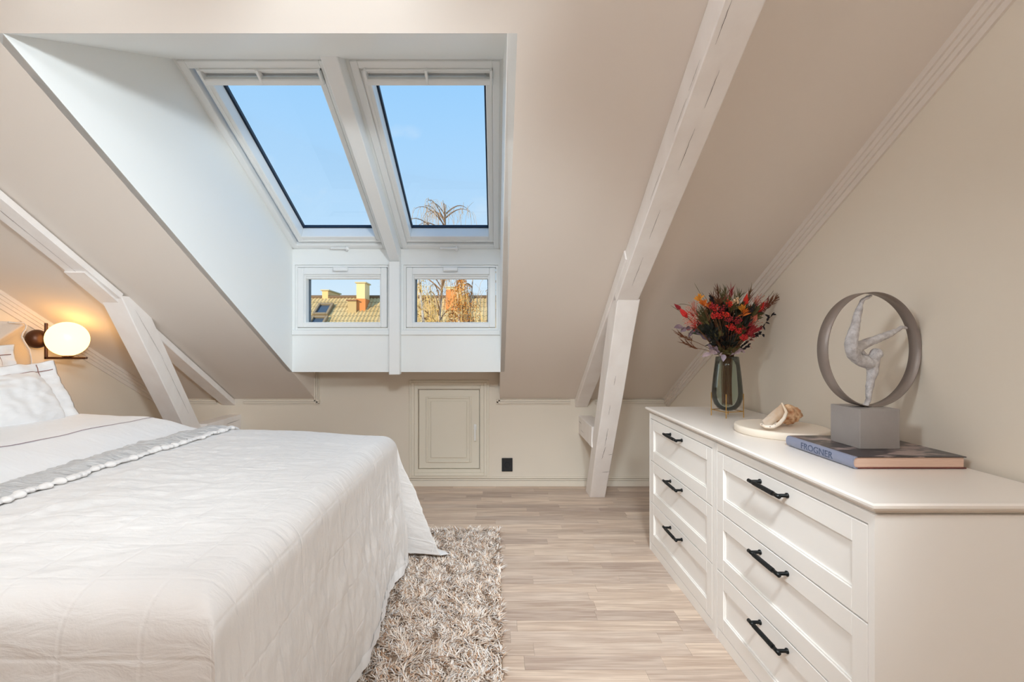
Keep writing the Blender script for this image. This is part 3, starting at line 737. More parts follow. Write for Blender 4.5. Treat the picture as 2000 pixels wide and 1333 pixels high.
# ------------------------------------------------------------------ book
bx0, bx1, by0, by1, bz0, bz1 = 1.016, 1.342, 1.283, 1.577, TOPZ, TOPZ+.035
bk = thing('book', ((bx0+bx1)/2, (by0+by1)/2, bz0), 'large hardcover book with grey-blue spine reading FROGNER under the sculpture', 'book')
SPINE = mat('book_spine', (138, 143, 164), .35); EDGE = mat('book_edge', (104, 44, 36), .5)
COVER = mat('book_cover', (56, 48, 50), .3, var=(17, (162, 142, 138), (.7, 1.8, 1)))
cr2 = [n for n in COVER.node_tree.nodes if n.type == 'VALTORGB'][0]; cr2.color_ramp.elements[0].position = .52; cr2.color_ramp.elements[1].position = .60
bm = box(bmesh.new(), bx0+.012, bx1, by0, by1, bz1-.003, bz1, .0008); obj('front_cover', bm, COVER, bk)
bm = box(bmesh.new(), bx0+.012, bx1, by0, by1, bz0+.0004, bz0+.0034, .0008); obj('back_cover', bm, EDGE, bk)
bm = bmesh.new(); n_ = 12; zc_, hz_ = (bz0+bz1)/2, .0173
out = [(bx0+.014-.014*math.sin(PI*i/n_)**.6, 0, zc_-hz_*math.cos(PI*i/n_)) for i in range(n_+1)]
inn = [(bx0+.016-.012*math.sin(PI*i/n_)**.6, 0, zc_-(hz_-.0028)*math.cos(PI*i/n_)) for i in range(n_, -1, -1)]
prism(bm, [(x, by0, z) for x, y, z in out+inn], (0, by1-by0, 0)); sp = obj('spine', bm, SPINE, bk)
bm = bmesh.new(); inn2 = [(bx0+.0165-.0115*math.sin(PI*i/n_)**.6, by0+.004, zc_-(hz_-.0034)*math.cos(PI*i/n_)) for i in range(n_+1)]
prism(bm, inn2+[(bx1-.005, by0+.004, bz1-.0035), (bx1-.005, by0+.004, bz0+.0038)], (0, by1-by0-.008, 0))
obj('pages', bm, mat('book_pages', (240, 206, 184), .7, bump=(40, .4, (.1, .1, 60)), var=(40, (226, 186, 164), (.1, .1, 30))), bk)
def text_mesh(s, size, ext):
    cu = bpy.data.curves.new('txt', 'FONT'); cu.body = s; cu.size = size; cu.extrude = ext; cu.align_x = 'CENTER'; cu.align_y = 'CENTER'
    o = bpy.data.objects.new('txt', cu); COL.objects.link(o); dg = bpy.context.evaluated_depsgraph_get()
    me = bpy.data.meshes.new_from_object(o.evaluated_get(dg)); bpy.data.objects.remove(o); bpy.data.curves.remove(cu); return me
RT = Matrix(((0, 0, -1, 0), (-1, 0, 0, 0), (0, 1, 0, 0), (0, 0, 0, 1)))
me = text_mesh('FROGNER', .0285, .0004); xs = [v.co.x for v in me.vertices]; wsc = .140/(max(xs)-min(xs))
me.transform(Matrix.Translation((bx0+.0001, 1.430, zc_)) @ RT @ Matrix.Diagonal((wsc, 1, 1, 1))); obj('spine_title', me, mat('title_print', (70, 84, 112), .4), sp)
bm = bmesh.new()
for i in range(7): box(bm, bx0+.0034, bx0+.0044, 1.345-i*.0062, 1.349-i*.0062, bz0+.0050, bz0+.0068)
obj('publisher_mark', bm, WHITE, sp)

# ------------------------------------------------------------------ sculpture
PZ = bz1; cx0, cy0 = 1.1125, 1.375; cs_ = .1215
scu = thing('gymnast_sculpture', (cx0+cs_/2, cy0+cs_/2, PZ), 'grey sculpture of a gymnast inside a metal ring on a cube', 'sculpture')
STONE = mat('grey_stone', (158, 152, 149), .55, var=(5, (148, 140, 135)), bump=(120, .1)); RING = mat('grey_metal_band', (140, 128, 121), .45, metal=.35, bump=(60, .05))
bxo('plinth', (cx0, cx0+cs_, cy0, cy0+cs_, PZ, PZ+.122), STONE, scu, .001)
RC = Vector((1.193, cy0+cs_/2+.0, PZ+.122+.1815)); rd = Vector((.981, .195, 0)).normalized(); rn = Vector((-rd.y, rd.x, 0)); Rr = .1815; hb = .0185
bm = bmesh.new(); n_ = 96; rows_ = []
for i in range(n_):
    a = 2*PI*i/n_; e_ = rd*math.cos(a)+Vector((0, 0, 1))*math.sin(a)
    rows_.append([bm.verts.new(RC+e_*r+rn*s) for r, s in ((Rr, -hb), (Rr, hb), (Rr-.0022, hb), (Rr-.0022, -hb))])
for i in range(n_):
    A, B = rows_[i], rows_[(i+1) % n_]
    for j in range(4): bm.faces.new((A[j], B[j], B[(j+1) % 4], A[(j+1) % 4])).smooth = (j % 2 == 0)
bmesh.ops.recalc_face_normals(bm, faces=bm.faces); ring = obj('ring', bm, RING, scu)
def onring(zx, zy, off=0.0):     # photo point (in the 889x1333 crop of the sculpture) in the ring's plane
    X, Y = 1600+zx/4.04, 560+zy/4.04
    ray = Vector(((X-VX)/F, 1, (VY-Y)/F)); t = (RC-Vector((0, 0, EYE))).dot(rn)/ray.dot(rn)
    return Vector((0, 0, EYE))+ray*t+rn*off
pp = {}
def J(k, zx, zy, r, off=0.0): pp[k] = (onring(zx, zy, off), r)
K_ = .00040
for k, zx, zy, r, off in (('pel', 252, 505, 46, 0), ('waist', 300, 580, 44, 0), ('chest', 362, 605, 50, 0), ('shr', 425, 600, 46, 0), ('nek', 440, 545, 34, 0), ('hd1', 450, 520, 52, 0), ('hd2', 478, 545, 44, 0),
        ('up', 420, 660, 40, 0), ('elb', 405, 745, 27, 0), ('fore', 395, 820, 25, 0), ('wri', 388, 890, 18, 0), ('han', 383, 932, 19, 0), ('fin', 350, 938, 9, 0), ('fi2', 352, 940, 8, -.008), ('fi3', 362, 940, 8, .008),
        ('hipL', 228, 500, 46, -.008), ('th1', 232, 430, 44, -.009), ('kneL', 258, 330, 34, -.008), ('shiL', 282, 245, 28, -.006), ('ankL', 318, 140, 17, -.004), ('heeL', 335, 105, 16, -.003), ('toeL', 415, 72, 9, 0),
        ('hipR', 290, 490, 40, .010), ('th2', 350, 465, 40, .010), ('kneR', 450, 425, 33, .008), ('shiR', 545, 385, 28, .006), ('ankR', 632, 342, 16, .004), ('heeR', 655, 322, 15, .003), ('toeR', 703, 328, 8, .003),
        ('sh2', 395, 560, 30, .016), ('el2', 350, 450, 16, .026), ('ha2', 290, 415, 14, .022)): J(k, zx, zy, r, off)
ed = [('pel', 'waist'), ('waist', 'chest'), ('chest', 'shr'), ('shr', 'nek'), ('nek', 'hd1'), ('hd1', 'hd2'), ('shr', 'up'), ('up', 'elb'), ('elb', 'fore'), ('fore', 'wri'), ('wri', 'han'), ('han', 'fin'), ('han', 'fi2'), ('han', 'fi3'),
      ('pel', 'hipL'), ('hipL', 'th1'), ('th1', 'kneL'), ('kneL', 'shiL'), ('shiL', 'ankL'), ('ankL', 'heeL'), ('heeL', 'toeL'), ('pel', 'hipR'), ('hipR', 'th2'), ('th2', 'kneR'), ('kneR', 'shiR'), ('shiR', 'ankR'), ('ankR', 'heeR'), ('heeR', 'toeR'), ('chest', 'sh2'), ('sh2', 'el2'), ('el2', 'ha2')]
keys = list(pp); me = bpy.data.meshes.new('fig'); me.from_pydata([pp[k][0] for k in keys], [(keys.index(a), keys.index(b)) for a, b in ed], [])
fo = bpy.data.objects.new('fig', me); COL.objects.link(fo)
fo.modifiers.new('s', 'SKIN'); sd = me.skin_vertices[0].data
for i, k in enumerate(keys): sd[i].radius = (pp[k][1]*K_*1.06,)*2; sd[i].use_root = (k == 'pel')
sb = fo.modifiers.new('d', 'SUBSURF'); sb.levels = 2; sb.render_levels = 2
dg = bpy.context.evaluated_depsgraph_get(); me2 = bpy.data.meshes.new_from_object(fo.evaluated_get(dg)); bpy.data.objects.remove(fo)
bm = bmesh.new(); bm.from_mesh(me2)
for v in bm.verts: v.co += v.normal*(noise.noise(v.co*120)*.0016+noise.noise(v.co*55)*.0016)
obj('gymnast_figure', bm, mat('figure_plaster', (212, 208, 208), .6, var=(60, (176, 170, 170)), bump=(160, .5)), scu, True)

# ------------------------------------------------------------------ bed
XH = -2.50                       # front of the headboard
FX, BY0, BY1 = -.500, .800, 2.400   # foot edge, near and far side of the bedding
UPH = mat('linen_upholstery', (228, 216, 204), .85, bump=(240, .25), sheen=.2)
bd = thing('bed', (-1.55, 1.6, 0), 'double bed with a pale upholstered headboard under white bedding', 'bed')
def hp_(x, y): 
    Y = -XH*F/(VX-x); return (Y, EYE+(VY-y)/F*Y)
edge = [hp_(*q) for q in ((20, 628), (38, 630), (50, 629), (55, 634), (54, 641), (48, 650), (46, 657), (52, 668), (61, 682), (65, 700), (66, 720), (66, 745))]
yz = [(BY0-.06, .10), (BY0-.06, 1.26)]+edge+[(edge[-1][0], .10)]
bm = bmesh.new(); prism(bm, [(XH-.085, y, z) for y, z in yz], (.085, 0, 0))
bmesh.ops.bevel(bm, geom=[e for e in bm.edges if abs(e.verts[0].co.x-e.verts[1].co.x) < 1e-5], offset=.016, segments=3, affect='EDGES')
hb_ = obj('headboard', bm, UPH, bd, True)
bm = tube(bmesh.new(), [(XH+.001, y-.010, z-.004) for y, z in edge], .004, 6); obj('piping', bm, UPH, hb_, True)
bxo('bed_base', (XH-.02, FX-.06, BY0+.04, BY1-.19, .10, .40), UPH, bd, .02, seg=2)
bxo('mattress', (XH+.002, FX-.05, BY0+.03, BY1-.18, .402, .640), mat('mattress_ticking', (238, 236, 232), .8), bd, .04, seg=3)
for x in (XH+.08, FX-.16):
    for y in (BY0+.12, BY1-.30):
        obj('leg', lathe(bmesh.new(), [(0, .0105), (.022, .0105), (.028, .10), (0, .10)], (x, y, 0), 16), mat('bed_leg', (60, 46, 36), .5), bd)

# ------------------------------------------------------------------ bedspread
def cloth_mat(name, col, grid_=None, fine=.25, scale=9, stretch=(1, 2.6, 1)):
    m = bpy.data.materials.new(name); m.use_nodes = True; n = m.node_tree; b = n.nodes['Principled BSDF']
    b.inputs['Base Color'].default_value = lin(col); b.inputs['Roughness'].default_value = .58
    b.inputs['Sheen Weight'].default_value = .25; b.inputs['Sheen Roughness'].default_value = .45; b.inputs['Specular IOR Level'].default_value = .25
    t = n.nodes.new('ShaderNodeTexCoord')
    def noi(sc3, s, d=6):
        g = n.nodes.new('ShaderNodeMapping'); g.inputs['Scale'].default_value = sc3
        x = n.nodes.new('ShaderNodeTexNoise'); x.inputs['Scale'].default_value = s; x.inputs['Detail'].default_value = d; x.inputs['Distortion'].default_value = .6
        n.links.new(t.outputs['UV'], g.inputs[0]); n.links.new(g.outputs[0], x.inputs['Vector']); return x
    cr_ = noi(stretch, scale); u = n.nodes.new('ShaderNodeBump'); u.inputs['Strength'].default_value = fine; u.inputs['Distance'].default_value = .02
    n.links.new(cr_.outputs[0], u.inputs['Height']); last = u
    wv = noi((1, 1, 1), 320, 2); u2 = n.nodes.new('ShaderNodeBump'); u2.inputs['Strength'].default_value = .12; u2.inputs['Distance'].default_value = .002
    n.links.new(wv.outputs[0], u2.inputs['Height']); n.links.new(last.outputs[0], u2.inputs['Normal']); last = u2
    if grid_:
        s = n.nodes.new('ShaderNodeSeparateXYZ'); n.links.new(t.outputs['UV'], s.inputs[0]); hs = []
        for ax, per in zip(('X', 'Y'), grid_):
            pgn = n.nodes.new('ShaderNodeMath'); pgn.operation = 'PINGPONG'; pgn.inputs[1].default_value = per/2
            n.links.new(s.outputs[ax], pgn.inputs[0])
            ss = n.nodes.new('ShaderNodeMapRange'); ss.interpolation_type = 'SMOOTHSTEP'; ss.inputs['From Min'].default_value = 0; ss.inputs['From Max'].default_value = .007
            n.links.new(pgn.outputs[0], ss.inputs['Value']); hs.append(ss)
        mn = n.nodes.new('ShaderNodeMath'); mn.operation = 'MINIMUM'; n.links.new(hs[0].outputs[0], mn.inputs[0]); n.links.new(hs[1].outputs[0], mn.inputs[1])
        u3 = n.nodes.new('ShaderNodeBump'); u3.inputs['Strength'].default_value = .26; u3.inputs['Distance'].default_value = .003
        n.links.new(mn.outputs[0], u3.inputs['Height']); n.links.new(last.outputs[0], u3.inputs['Normal']); last = u3
    n.links.new(last.outputs[0], b.inputs['Normal']); return m
SPREAD = cloth_mat('quilted_linen', (230, 226, 223), (.145, .145), .34)
DUVET = cloth_mat('white_cotton', (244, 243, 243), None, .16)
GREYB = cloth_mat('grey_crinkled_cotton', (206, 204, 203), None, .9, 26, (.7, 3.2, 1))
HTOP = .690
SX0 = -1.50                      # where the spread starts under the fold
RA = .075
def over(e):                     # distance past the edge line -> (advance, drop)
    if e <= 0: return e, 0.0
    if e < RA*PI/2: a = e/RA; return RA*math.sin(a), RA*(1-math.cos(a))
    return RA, RA+e-RA*PI/2
def smooth(a, b, t): t = min(max((t-a)/(b-a), 0), 1); return t*t*(3-2*t)
LS = FX-RA-SX0; LT = (BY1-BY0)/2-RA; YC = (BY0+BY1)/2
DROP = .675
def lerpt(tab, w):
    for (a, va), (b, vb) in zip(tab, tab[1:]):
        if w <= b:
            t = (w-a)/(b-a); t = t*t*(3-2*t); return (va[0]+(vb[0]-va[0])*t, va[1]+(vb[1]-va[1])*t)
    return tab[-1][1]
EAR_FAR = [(0, (0, 0)), (.12, (.004, .01)), (.33, (-.035, .13)), (.47, (.06, .15)), (.62, (.275, .03)), (.80, (.04, .09)), (1, (0, 0))]
EAR_NEAR = [(0, (0, 0)), (.3, (.05, .03)), (.55, (.08, .10)), (1, (0, 0))]
def spread(s, t):
    p = spread_flat(s, t)
    p.y -= .110*smooth(LS-.45, LS+.02, s)*smooth(LT-.6, LT+.02, t)      # the far foot corner is rounded in plan
    return p
def spread_flat(s, t):
    """s: cloth length from SX0 towards the foot, t: cloth length from the middle line (+ far)"""
    hx, dx = over(s-LS); sg = 1 if t >= 0 else -1; hy, dy = over(abs(t)-LT)
    x = SX0+LS+hx; y = YC+sg*(LT+hy)
    dome = .010*math.cos(min(1, abs(t)/(LT+.05))*PI/2)+.012*smooth(.7, 0, s)
    wr = .0045*noise.noise(Vector((s*3.2, t*5.2, .3)))+.0030*noise.noise(Vector((s*11+t*4, t*13-s*3, 1.7)))+.0014*noise.noise(Vector((s*30, t*36, 5)))
    flat_s = smooth(.95, .35, s)
    wr += .0022*noise.noise(Vector((s*24+6*t, t*44, 9)))*(.35+flat_s)
    wr += .006*flat_s*noise.noise(Vector((s*5+2*noise.noise(Vector((s*4, t*4, 9))), t*16, 4.1)))
    if dx <= 0 and dy <= 0:
        return Vector((x, y, HTOP+dome+wr))
    mn_, mx_ = min(dx, dy), max(dx, dy)
    L = math.hypot(dx, dy) if mn_ > 0 else mx_
    w = math.atan2(dy, dx)/(PI/2)
    fold = smooth(.05, .55, L)
    nx = ny = 0
    # soft folds growing towards the hem
    if dx > 0:
        k = smooth(0, .5, dx)*(1-w if mn_ > 0 else 1)
        nx = k*(.014*math.sin(t*8.5+1.4)+.012*noise.noise(Vector((t*7.0, s*1.2, 2.2)))+.004*noise.noise(Vector((t*22, s*5, 7.7))))+.045*smooth(.05, .62, dx)*(1-w)
        nx += .011*k*noise.noise(Vector((t*13+s*7, s*9-t*3, 11.0)))+.0040*smooth(.02, .25, dx)*noise.noise(Vector((t*34+s*6, s*15, 3.0)))+.0020*smooth(.02, .2, dx)*noise.noise(Vector((t*60-s*22, s*40, 5.0)))
    if dy > 0:
        k = smooth(0, .5, dy)*(w if mn_ > 0 else 1)
        ny = k*(.016*math.sin(s*10)+.012*noise.noise(Vector((s*6, t, 8.8))))+.03*smooth(.05, .6, dy)*w
    x += nx; y += sg*ny
    z = HTOP+dome*(1-smooth(0, .15, L))-L
    if mn_ > 0:
        ear = lerpt(EAR_FAR if sg > 0 else EAR_NEAR, w); g_ = L*smooth(.02, .35, mn_/max(mx_, 1e-6)+.0)*smooth(0, .35, L)
        x += ear[0]*g_; y += sg*ear[1]*g_
        z = HTOP-(mx_+.45*(L-mx_))
    z += wr*.5
    floor_ = .044
    if z < floor_:
        ex = floor_-z; x += ex*.7; y += sg*ex*.15; z = floor_+.004*math.sin(ex*30)
    return Vector((x, y, z))
S1 = LS+RA*PI/2+DROP-RA-.03; T1 = LT+RA*PI/2+DROP-RA-.05
fs = lambda u, v: spread(u*S1, (2*v-1)*T1)
bm = bmesh.new(); grid(bm, fs, 240, 400, lambda u, v: (u*S1, (2*v-1)*T1))
sp_ = tag(obj('bedspread', bm, SPREAD), 'off-white quilted bedspread hanging over the foot of the bed', 'bedspread')
# hem band along the foot edge
bm = bmesh.new(); grid(bm, lambda u, v: spread(S1-.045*(1-u), (2*v-1)*(LT+.02))+Vector((.0025, 0, 0)), 2, 160, lambda u, v: (u*.045, v*2)); obj('hem', bm, DUVET, sp_)
# folded-back crinkled underside with gathered edge
def top_z(x, y, pad=0.0): return spread(x-SX0, min(max(y-YC, -LT), LT)).z+pad
def foldback(u, v):
    x = -1.515+.155*u; t = (2*v-1)*(LT+.055)
    p = spread(x-SX0, t); p.z += .012+.008*math.sin(PI*min(1, u*1.0))+.009*noise.noise(Vector((x*6, t*30, 2)))+.006*noise.noise(Vector((x*16, t*75, 4)))
    p.x += .010*noise.noise(Vector((t*9, u, 3))); return p
bm = bmesh.new(); grid(bm, foldback, 26, 320, lambda u, v: (u*.155, v*1.7)); obj('folded_band', bm, GREYB, sp_)
def ruffle(u, v):
    t = (2*v-1)*(LT+.05); n1 = noise.noise(Vector((t*17, 1, 1))); n2 = noise.noise(Vector((t*52, 4, 2))); n3 = noise.noise(Vector((t*130, 2, 7)))
    a = -PI*.6+u*PI*1.3; r = max(.003, .0085+.006*n1+.007*n2+.003*n3)
    p = spread(-1.360+.014*noise.noise(Vector((t*9, 1, 3)))+.008*n2-SX0, t)
    return p+Vector((r*math.cos(a)*1.5+.002, .006*n3*math.cos(a), .010+r*math.sin(a)*.85+.003*n2))
bm = bmesh.new(); grid(bm, ruffle, 10, 520, lambda u, v: (u*.04, v*1.7)); obj('gathered_edge', bm, SPREAD, sp_)

# ------------------------------------------------------------------ duvet
DX1, DX2 = XH+.02, -1.475
def duvet(u, v, pad=0.0):
    x = DX1+(DX2-DX1)*u; t = (2*v-1)*(LT+.155)
    hy, dy = over(abs(t)-LT+.02); sg = 1 if t >= 0 else -1; y = YC+sg*(LT-.02+hy)
    lift = .088*(1-smooth(.55, 1.0, u)**1.4)+.012; lift *= (.80+.2*math.sin(PI*v))
    rim = math.sqrt(max(0, 1-max(0, (u-.95)/.05)**2)); 
    z = HTOP+.004+lift*rim*.99+.012*noise.noise(Vector((x*4, t*3.2, 6)))*smooth(0, .2, 1-u)+.004*noise.noise(Vector((x*13, t*10, 2)))
    z -= dy*.85
    if v > .93: x += .05*(v-.93)/.07*smooth(.6, 1, u)
    return Vector((x, y, z+pad))
bm = bmesh.new(); grid(bm, duvet, 70, 110, lambda u, v: (u, v*1.7)); du = tag(obj('duvet', bm, DUVET), 'white duvet with a thin mauve line folded down below the pillows', 'duvet')
us = (-1.765-DX1)/(DX2-DX1)
bm = bmesh.new(); grid(bm, lambda u, v: duvet(us+.006*(u-.5), v, .0016), 1, 110); obj('stitched_line', bm, mat('mauve_thread', (168, 150, 158), .8), du)

# ------------------------------------------------------------------ pillows
THREAD = mat('brown_thread', (150, 110, 100), .8)
def pillow(label, c, ax_u, ax_v, w, h, th, seed, flange=.05, line=True):
    U, Vv = Vector(ax_u).normalized(), Vector(ax_v).normalized(); Nn = U.cross(Vv).normalized(); Vv = Nn.cross(U)
    c = Vector(c); P = thing('pillow', c-Vector((0, 0, h/2)), label, 'pillow', 'pillows at the headboard')
    def pt(u, v, side):
        a, b = 2*u-1, 2*v-1; f = 1-flange*2/min(w, h)
        ia, ib = min(1, abs(a)/f), min(1, abs(b)/f)
        t = th*.5*(max(0, 1-ia**2.6)**.55)*(max(0, 1-ib**2.6)**.55)+.005*(1-max(abs(a), abs(b))**16)
        t *= 1+.16*noise.noise(Vector((a*2.2+seed, b*2.2, seed)))
        x = a*w/2*(1-.05*(1-b*b)); y = b*h/2*(1-.06*(1-a*a))
        wv = .016*noise.noise(Vector((a*2.6, b*2.6, seed*3.3)))+.008*noise.noise(Vector((a*7+seed, b*7, 1)))+.02*(a*a*b)*math.sin(seed)
        return c+U*x+Vv*y+Nn*(side*t+wv)
    bm = bmesh.new(); grid(bm, lambda u, v: pt(u, v, 1), 72, 72, lambda u, v: (u, v)); grid(bm, lambda u, v: pt(1-u, v, -1), 72, 72, lambda u, v: (u, v))
    bmesh.ops.remove_doubles(bm, verts=bm.verts, dist=.0001); bmesh.ops.recalc_face_normals(bm, faces=bm.faces)
    obj('pillow_case', bm, DUVET, P, True)
    if line:
        f = 1-flange*2/min(w, h)
        for e in ([(u, (1-f)/2) for u in np.linspace(0.03, .97, 90)], [(u, (1+f)/2) for u in np.linspace(.03, .97, 90)], [((1-f)/2, v) for v in np.linspace(.03, .97, 90)], [((1+f)/2, v) for v in np.linspace(.03, .97, 90)]):
            obj('embroidered_line', tube(bmesh.new(), [pt(u, v, 1)+Nn*.0022 for u, v in e], .0020, 5), THREAD, P, True)
    return P
# far front pillow leaning back, the one behind it upright against the headboard
pillow('white pillow lying in front, nearest the lamp, its corner standing up', (-2.185, 1.965, .872), (.02, 1, .03), (-.50, .03, .80), .70, .40, .15, 2.0)
pillow('white pillow with brown stitched border leaning against the headboard', (-2.372, 1.945, .935), (.03, 1, .02), (-.22, 0, 1), .66, .42, .11, 5.0)
pillow('white pillow lying on the near side of the bed, leaning low', (-2.22, 1.20, .86), (.03, 1, .0), (-.55, .0, .75), .66, .40, .16, 8.0)

# ------------------------------------------------------------------ globe wall lamp
lm = thing('globe_wall_lamp', (-2.56, 2.56, 1.06), 'glowing opal globe wall lamp on a dark bronze bracket', 'lamp')
bm = bmesh.new(); bmesh.ops.create_uvsphere(bm, u_segments=32, v_segments=20, radius=.053, matrix=Matrix.Translation((-2.600, 2.555, 1.172)) @ Matrix.Diagonal((.85, 1, 1, 1)))
obj('wall_mount', bm, BRONZE, lm, True)
obj('mount_stem', tube(bmesh.new(), [(XL+.001, 2.555, 1.172), (-2.548, 2.555, 1.172)], .012, 12), BRONZE, lm, True)
obj('upright_rod', box(bmesh.new(), -2.556, -2.543, 2.549, 2.562, 1.058, 1.262, .002), BRONZE, lm)
obj('lower_rod', box(bmesh.new(), -2.556, -2.318, 2.549, 2.562, 1.057, 1.070, .002), BRONZE, lm)
obj('globe_cup', lathe(bmesh.new(), [(0, 0), (.026, 0), (.028, .004), (.020, .008), (0, .008)], (-2.425, 2.556, 1.070), 24), BRONZE, lm, True)
GL = mat('opal_glass', (120, 104, 80), .3, emit=((255, 195, 116), 4.7))
bm = bmesh.new(); bmesh.ops.create_uvsphere(bm, u_segments=48, v_segments=32, radius=.096, matrix=Matrix.Translation((-2.428, 2.556, 1.172)))
obj('globe', bm, GL, lm, True)

# ------------------------------------------------------------------ shaggy rug
rg = thing('shag_rug', (-.45, 1.8, 0), 'beige and grey shaggy rug lying under the foot of the bed', 'rug')
RX0, RX1, RY0, RY1 = -1.00, .026, .90, 2.745
bxo('rug_backing', (RX0, RX1, RY0, RY1, .001, .010), mat('rug_backing', (150, 128, 108), .95), rg)
g_ = np.random.default_rng(3); NS = 52000
bxp = g_.uniform(RX0, RX1, NS); byp = g_.uniform(RY0, RY1, NS)
ang = 2.2*np.sin(bxp*31+1.3*np.sin(byp*23))+2.4*np.cos(byp*37+bxp*17)+g_.normal(0, .9, NS)
Ls = g_.uniform(.026, .048, NS); lean = g_.uniform(.45, 1.05, NS); wd_ = g_.uniform(.0014, .0027, NS)
dxv, dyv = np.cos(ang), np.sin(ang); lev = (0., .35, .7, 1.)
verts = np.zeros((NS, 7, 3), 'f')
for i, t in enumerate(lev):
    hx = Ls*lean*t*t; hz = .008+Ls*(t-.45*lean*t*t)*.78
    wv = wd_*(1-.25*t) if i < 3 else 0
    cx, cy = bxp+dxv*hx, byp+dyv*hx
    if i < 3:
        verts[:, 2*i] = np.stack([cx-dyv*wv, cy+dxv*wv, hz], -1); verts[:, 2*i+1] = np.stack([cx+dyv*wv, cy-dxv*wv, hz], -1)
    else: verts[:, 6] = np.stack([cx, cy, hz], -1)
base = (np.arange(NS)*7)[:, None]
quads = np.concatenate([base+np.array([[0, 1, 3, 2]]), base+np.array([[2, 3, 5, 4]])], 1).reshape(-1, 4)
tris = base+np.array([[4, 5, 6]])
me = bpy.data.meshes.new('pile'); me.vertices.add(NS*7); me.vertices.foreach_set('co', verts.ravel())
loops = np.concatenate([quads.ravel(), tris.ravel()]); me.loops.add(len(loops)); me.loops.foreach_set('vertex_index', loops.astype('i'))
npoly = len(quads)+len(tris); me.polygons.add(npoly)
me.polygons.foreach_set('loop_start', np.concatenate([np.arange(len(quads))*4, len(quads)*4+np.arange(len(tris))*3]).astype('i'))
me.update(calc_edges=True)
pal = np.array([lin(c) for c in ((246, 238, 230), (240, 226, 212), (230, 210, 192), (212, 184, 160), (176, 138, 108), (236, 230, 226), (218, 194, 172))])
pk = g_.choice(len(pal), NS, p=(.22, .2, .17, .13, .12, .09, .07)); cols = pal[pk]*np.concatenate([g_.uniform(.85, 1.08, (NS, 1)).repeat(3, 1), np.ones((NS, 1))], 1)
ca = me.color_attributes.new('tuft_colour', 'FLOAT_COLOR', 'POINT'); ca.data.foreach_set('color', np.repeat(cols, 7, 0).astype('f').ravel())
rm = bpy.data.materials.new('rug_pile'); rm.use_nodes = True; b_ = rm.node_tree.nodes['Principled BSDF']; b_.inputs['Roughness'].default_value = .9; b_.inputs['Specular IOR Level'].default_value = .15
at = rm.node_tree.nodes.new('ShaderNodeVertexColor'); at.layer_name = 'tuft_colour'; rm.node_tree.links.new(at.outputs[0], b_.inputs['Base Color'])
pl = obj('pile', me, rm, rg); pl['kind'] = 'stuff'

# ------------------------------------------------------------------ added fill globes, unseen behind the camera, to brighten the room
def fill_globe(x, y, label, power):
    t = thing('fill_globe', (x, y, FLATZ), label, 'lamp', 'added fill globes')
    obj('fill_globe_rose', lathe(bmesh.new(), [(0, 0), (.06, 0), (.055, -.025), (0, -.028)], (x, y, FLATZ), 24), BRASS, t, True)
    obj('rod', tube(bmesh.new(), [(x, y, FLATZ-.02), (x, y, FLATZ-.16)], .006, 8), BRASS, t, True)
    bm = bmesh.new(); bmesh.ops.create_uvsphere(bm, u_segments=32, v_segments=20, radius=.16, matrix=Matrix.Translation((x, y, FLATZ-.31)))
    obj('fill_globe_ball', bm, mat('fill_globe_glow_%d' % int(y*100), (255, 250, 240), .3, emit=((240, 247, 255), power)), t, True)
fill_globe(-.80, -.10, 'added fill globe out of view behind the camera, on the bed side', 29.0)
fill_globe(.42, -.70, 'added fill globe out of view behind the camera, nearer the chest of drawers', 26.0)
# added bar of fill spots, unseen above the frame, aimed around the room
sbz, sby = 1.95, .28
sl_ = thing('fill_spot_bar', (0, sby, sbz), 'added out-of-view bar with five fill spotlights brightening the room', 'lamp')
obj('bar', box(bmesh.new(), -1.0, 1.0, sby-.015, sby+.015, sbz+.06, sbz+.09, .003), WHITE, sl_)
for x in (-.8, .8): obj('hanger', tube(bmesh.new(), [(x, sby, sbz+.085), (x, sby, FLATZ)], .005, 8), WHITE, sl_)
def spot(x, aim, power, size, rad=.12, at=None):
    P_ = at or sl_; p0 = Vector((x, at.location.y if at else sby, at.location.z if at else sbz)); d = (Vector(aim)-p0).normalized()
    h = bmesh.new(); lathe(h, [(.0, -.16), (.05, -.16), (.06, -.12), (.075, .0), (.070, .0), (.055, -.11), (0, -.115)], (0, 0, 0), 24)
    bmesh.ops.transform(h, matrix=Matrix.Translation(p0) @ d.to_track_quat('Z', 'Y').to_matrix().to_4x4(), verts=h.verts); hd = obj('fill_spot_head', h, WHITE, P_, True)
    obj('fill_spot_arm', tube(bmesh.new(), [p0-d*.1, (x, p0.y, p0.z+.07)], .006, 8), WHITE, hd)
    ld = bpy.data.lights.new('fill_spot_light', 'SPOT'); ld.energy = power; ld.spot_size = math.radians(size); ld.spot_blend = 1.0; ld.shadow_soft_size = rad; ld.color = (.85, .96, 1.03)
    lo_ = bpy.data.objects.new('fill_spot_light', ld); COL.objects.link(lo_); lo_.parent = P_
    lo_.location = p0+d*.02-wloc(P_); lo_.rotation_euler = d.to_track_quat('-Z', 'Y').to_euler()
sp2 = thing('hanging_fill_spot', (.85, -.75, 1.70), 'added out-of-view fill spotlight hanging behind the fill spot bar', 'lamp')  # extra unseen fill spot, added to brighten the window lining
obj('hanger', tube(bmesh.new(), [(.85, -.75, 1.76), (.85, -.75, FLATZ)], .005, 8), WHITE, sp2)
spot(.85, (-1.40, 2.12, 1.86), 310, 46, at=sp2)
spot(-.40, (-1.45, 1.75, .70), 70, 72)
spot(0.0, (.20, 3.5, .30), 120, 58)
spot(.40, (.42, 2.15, 0), 188, 52)
spot(-.80, (1.1, 1.75, .55), 58, 60)
spot(.80, (-.75, 1.55, .60), 45, 56)

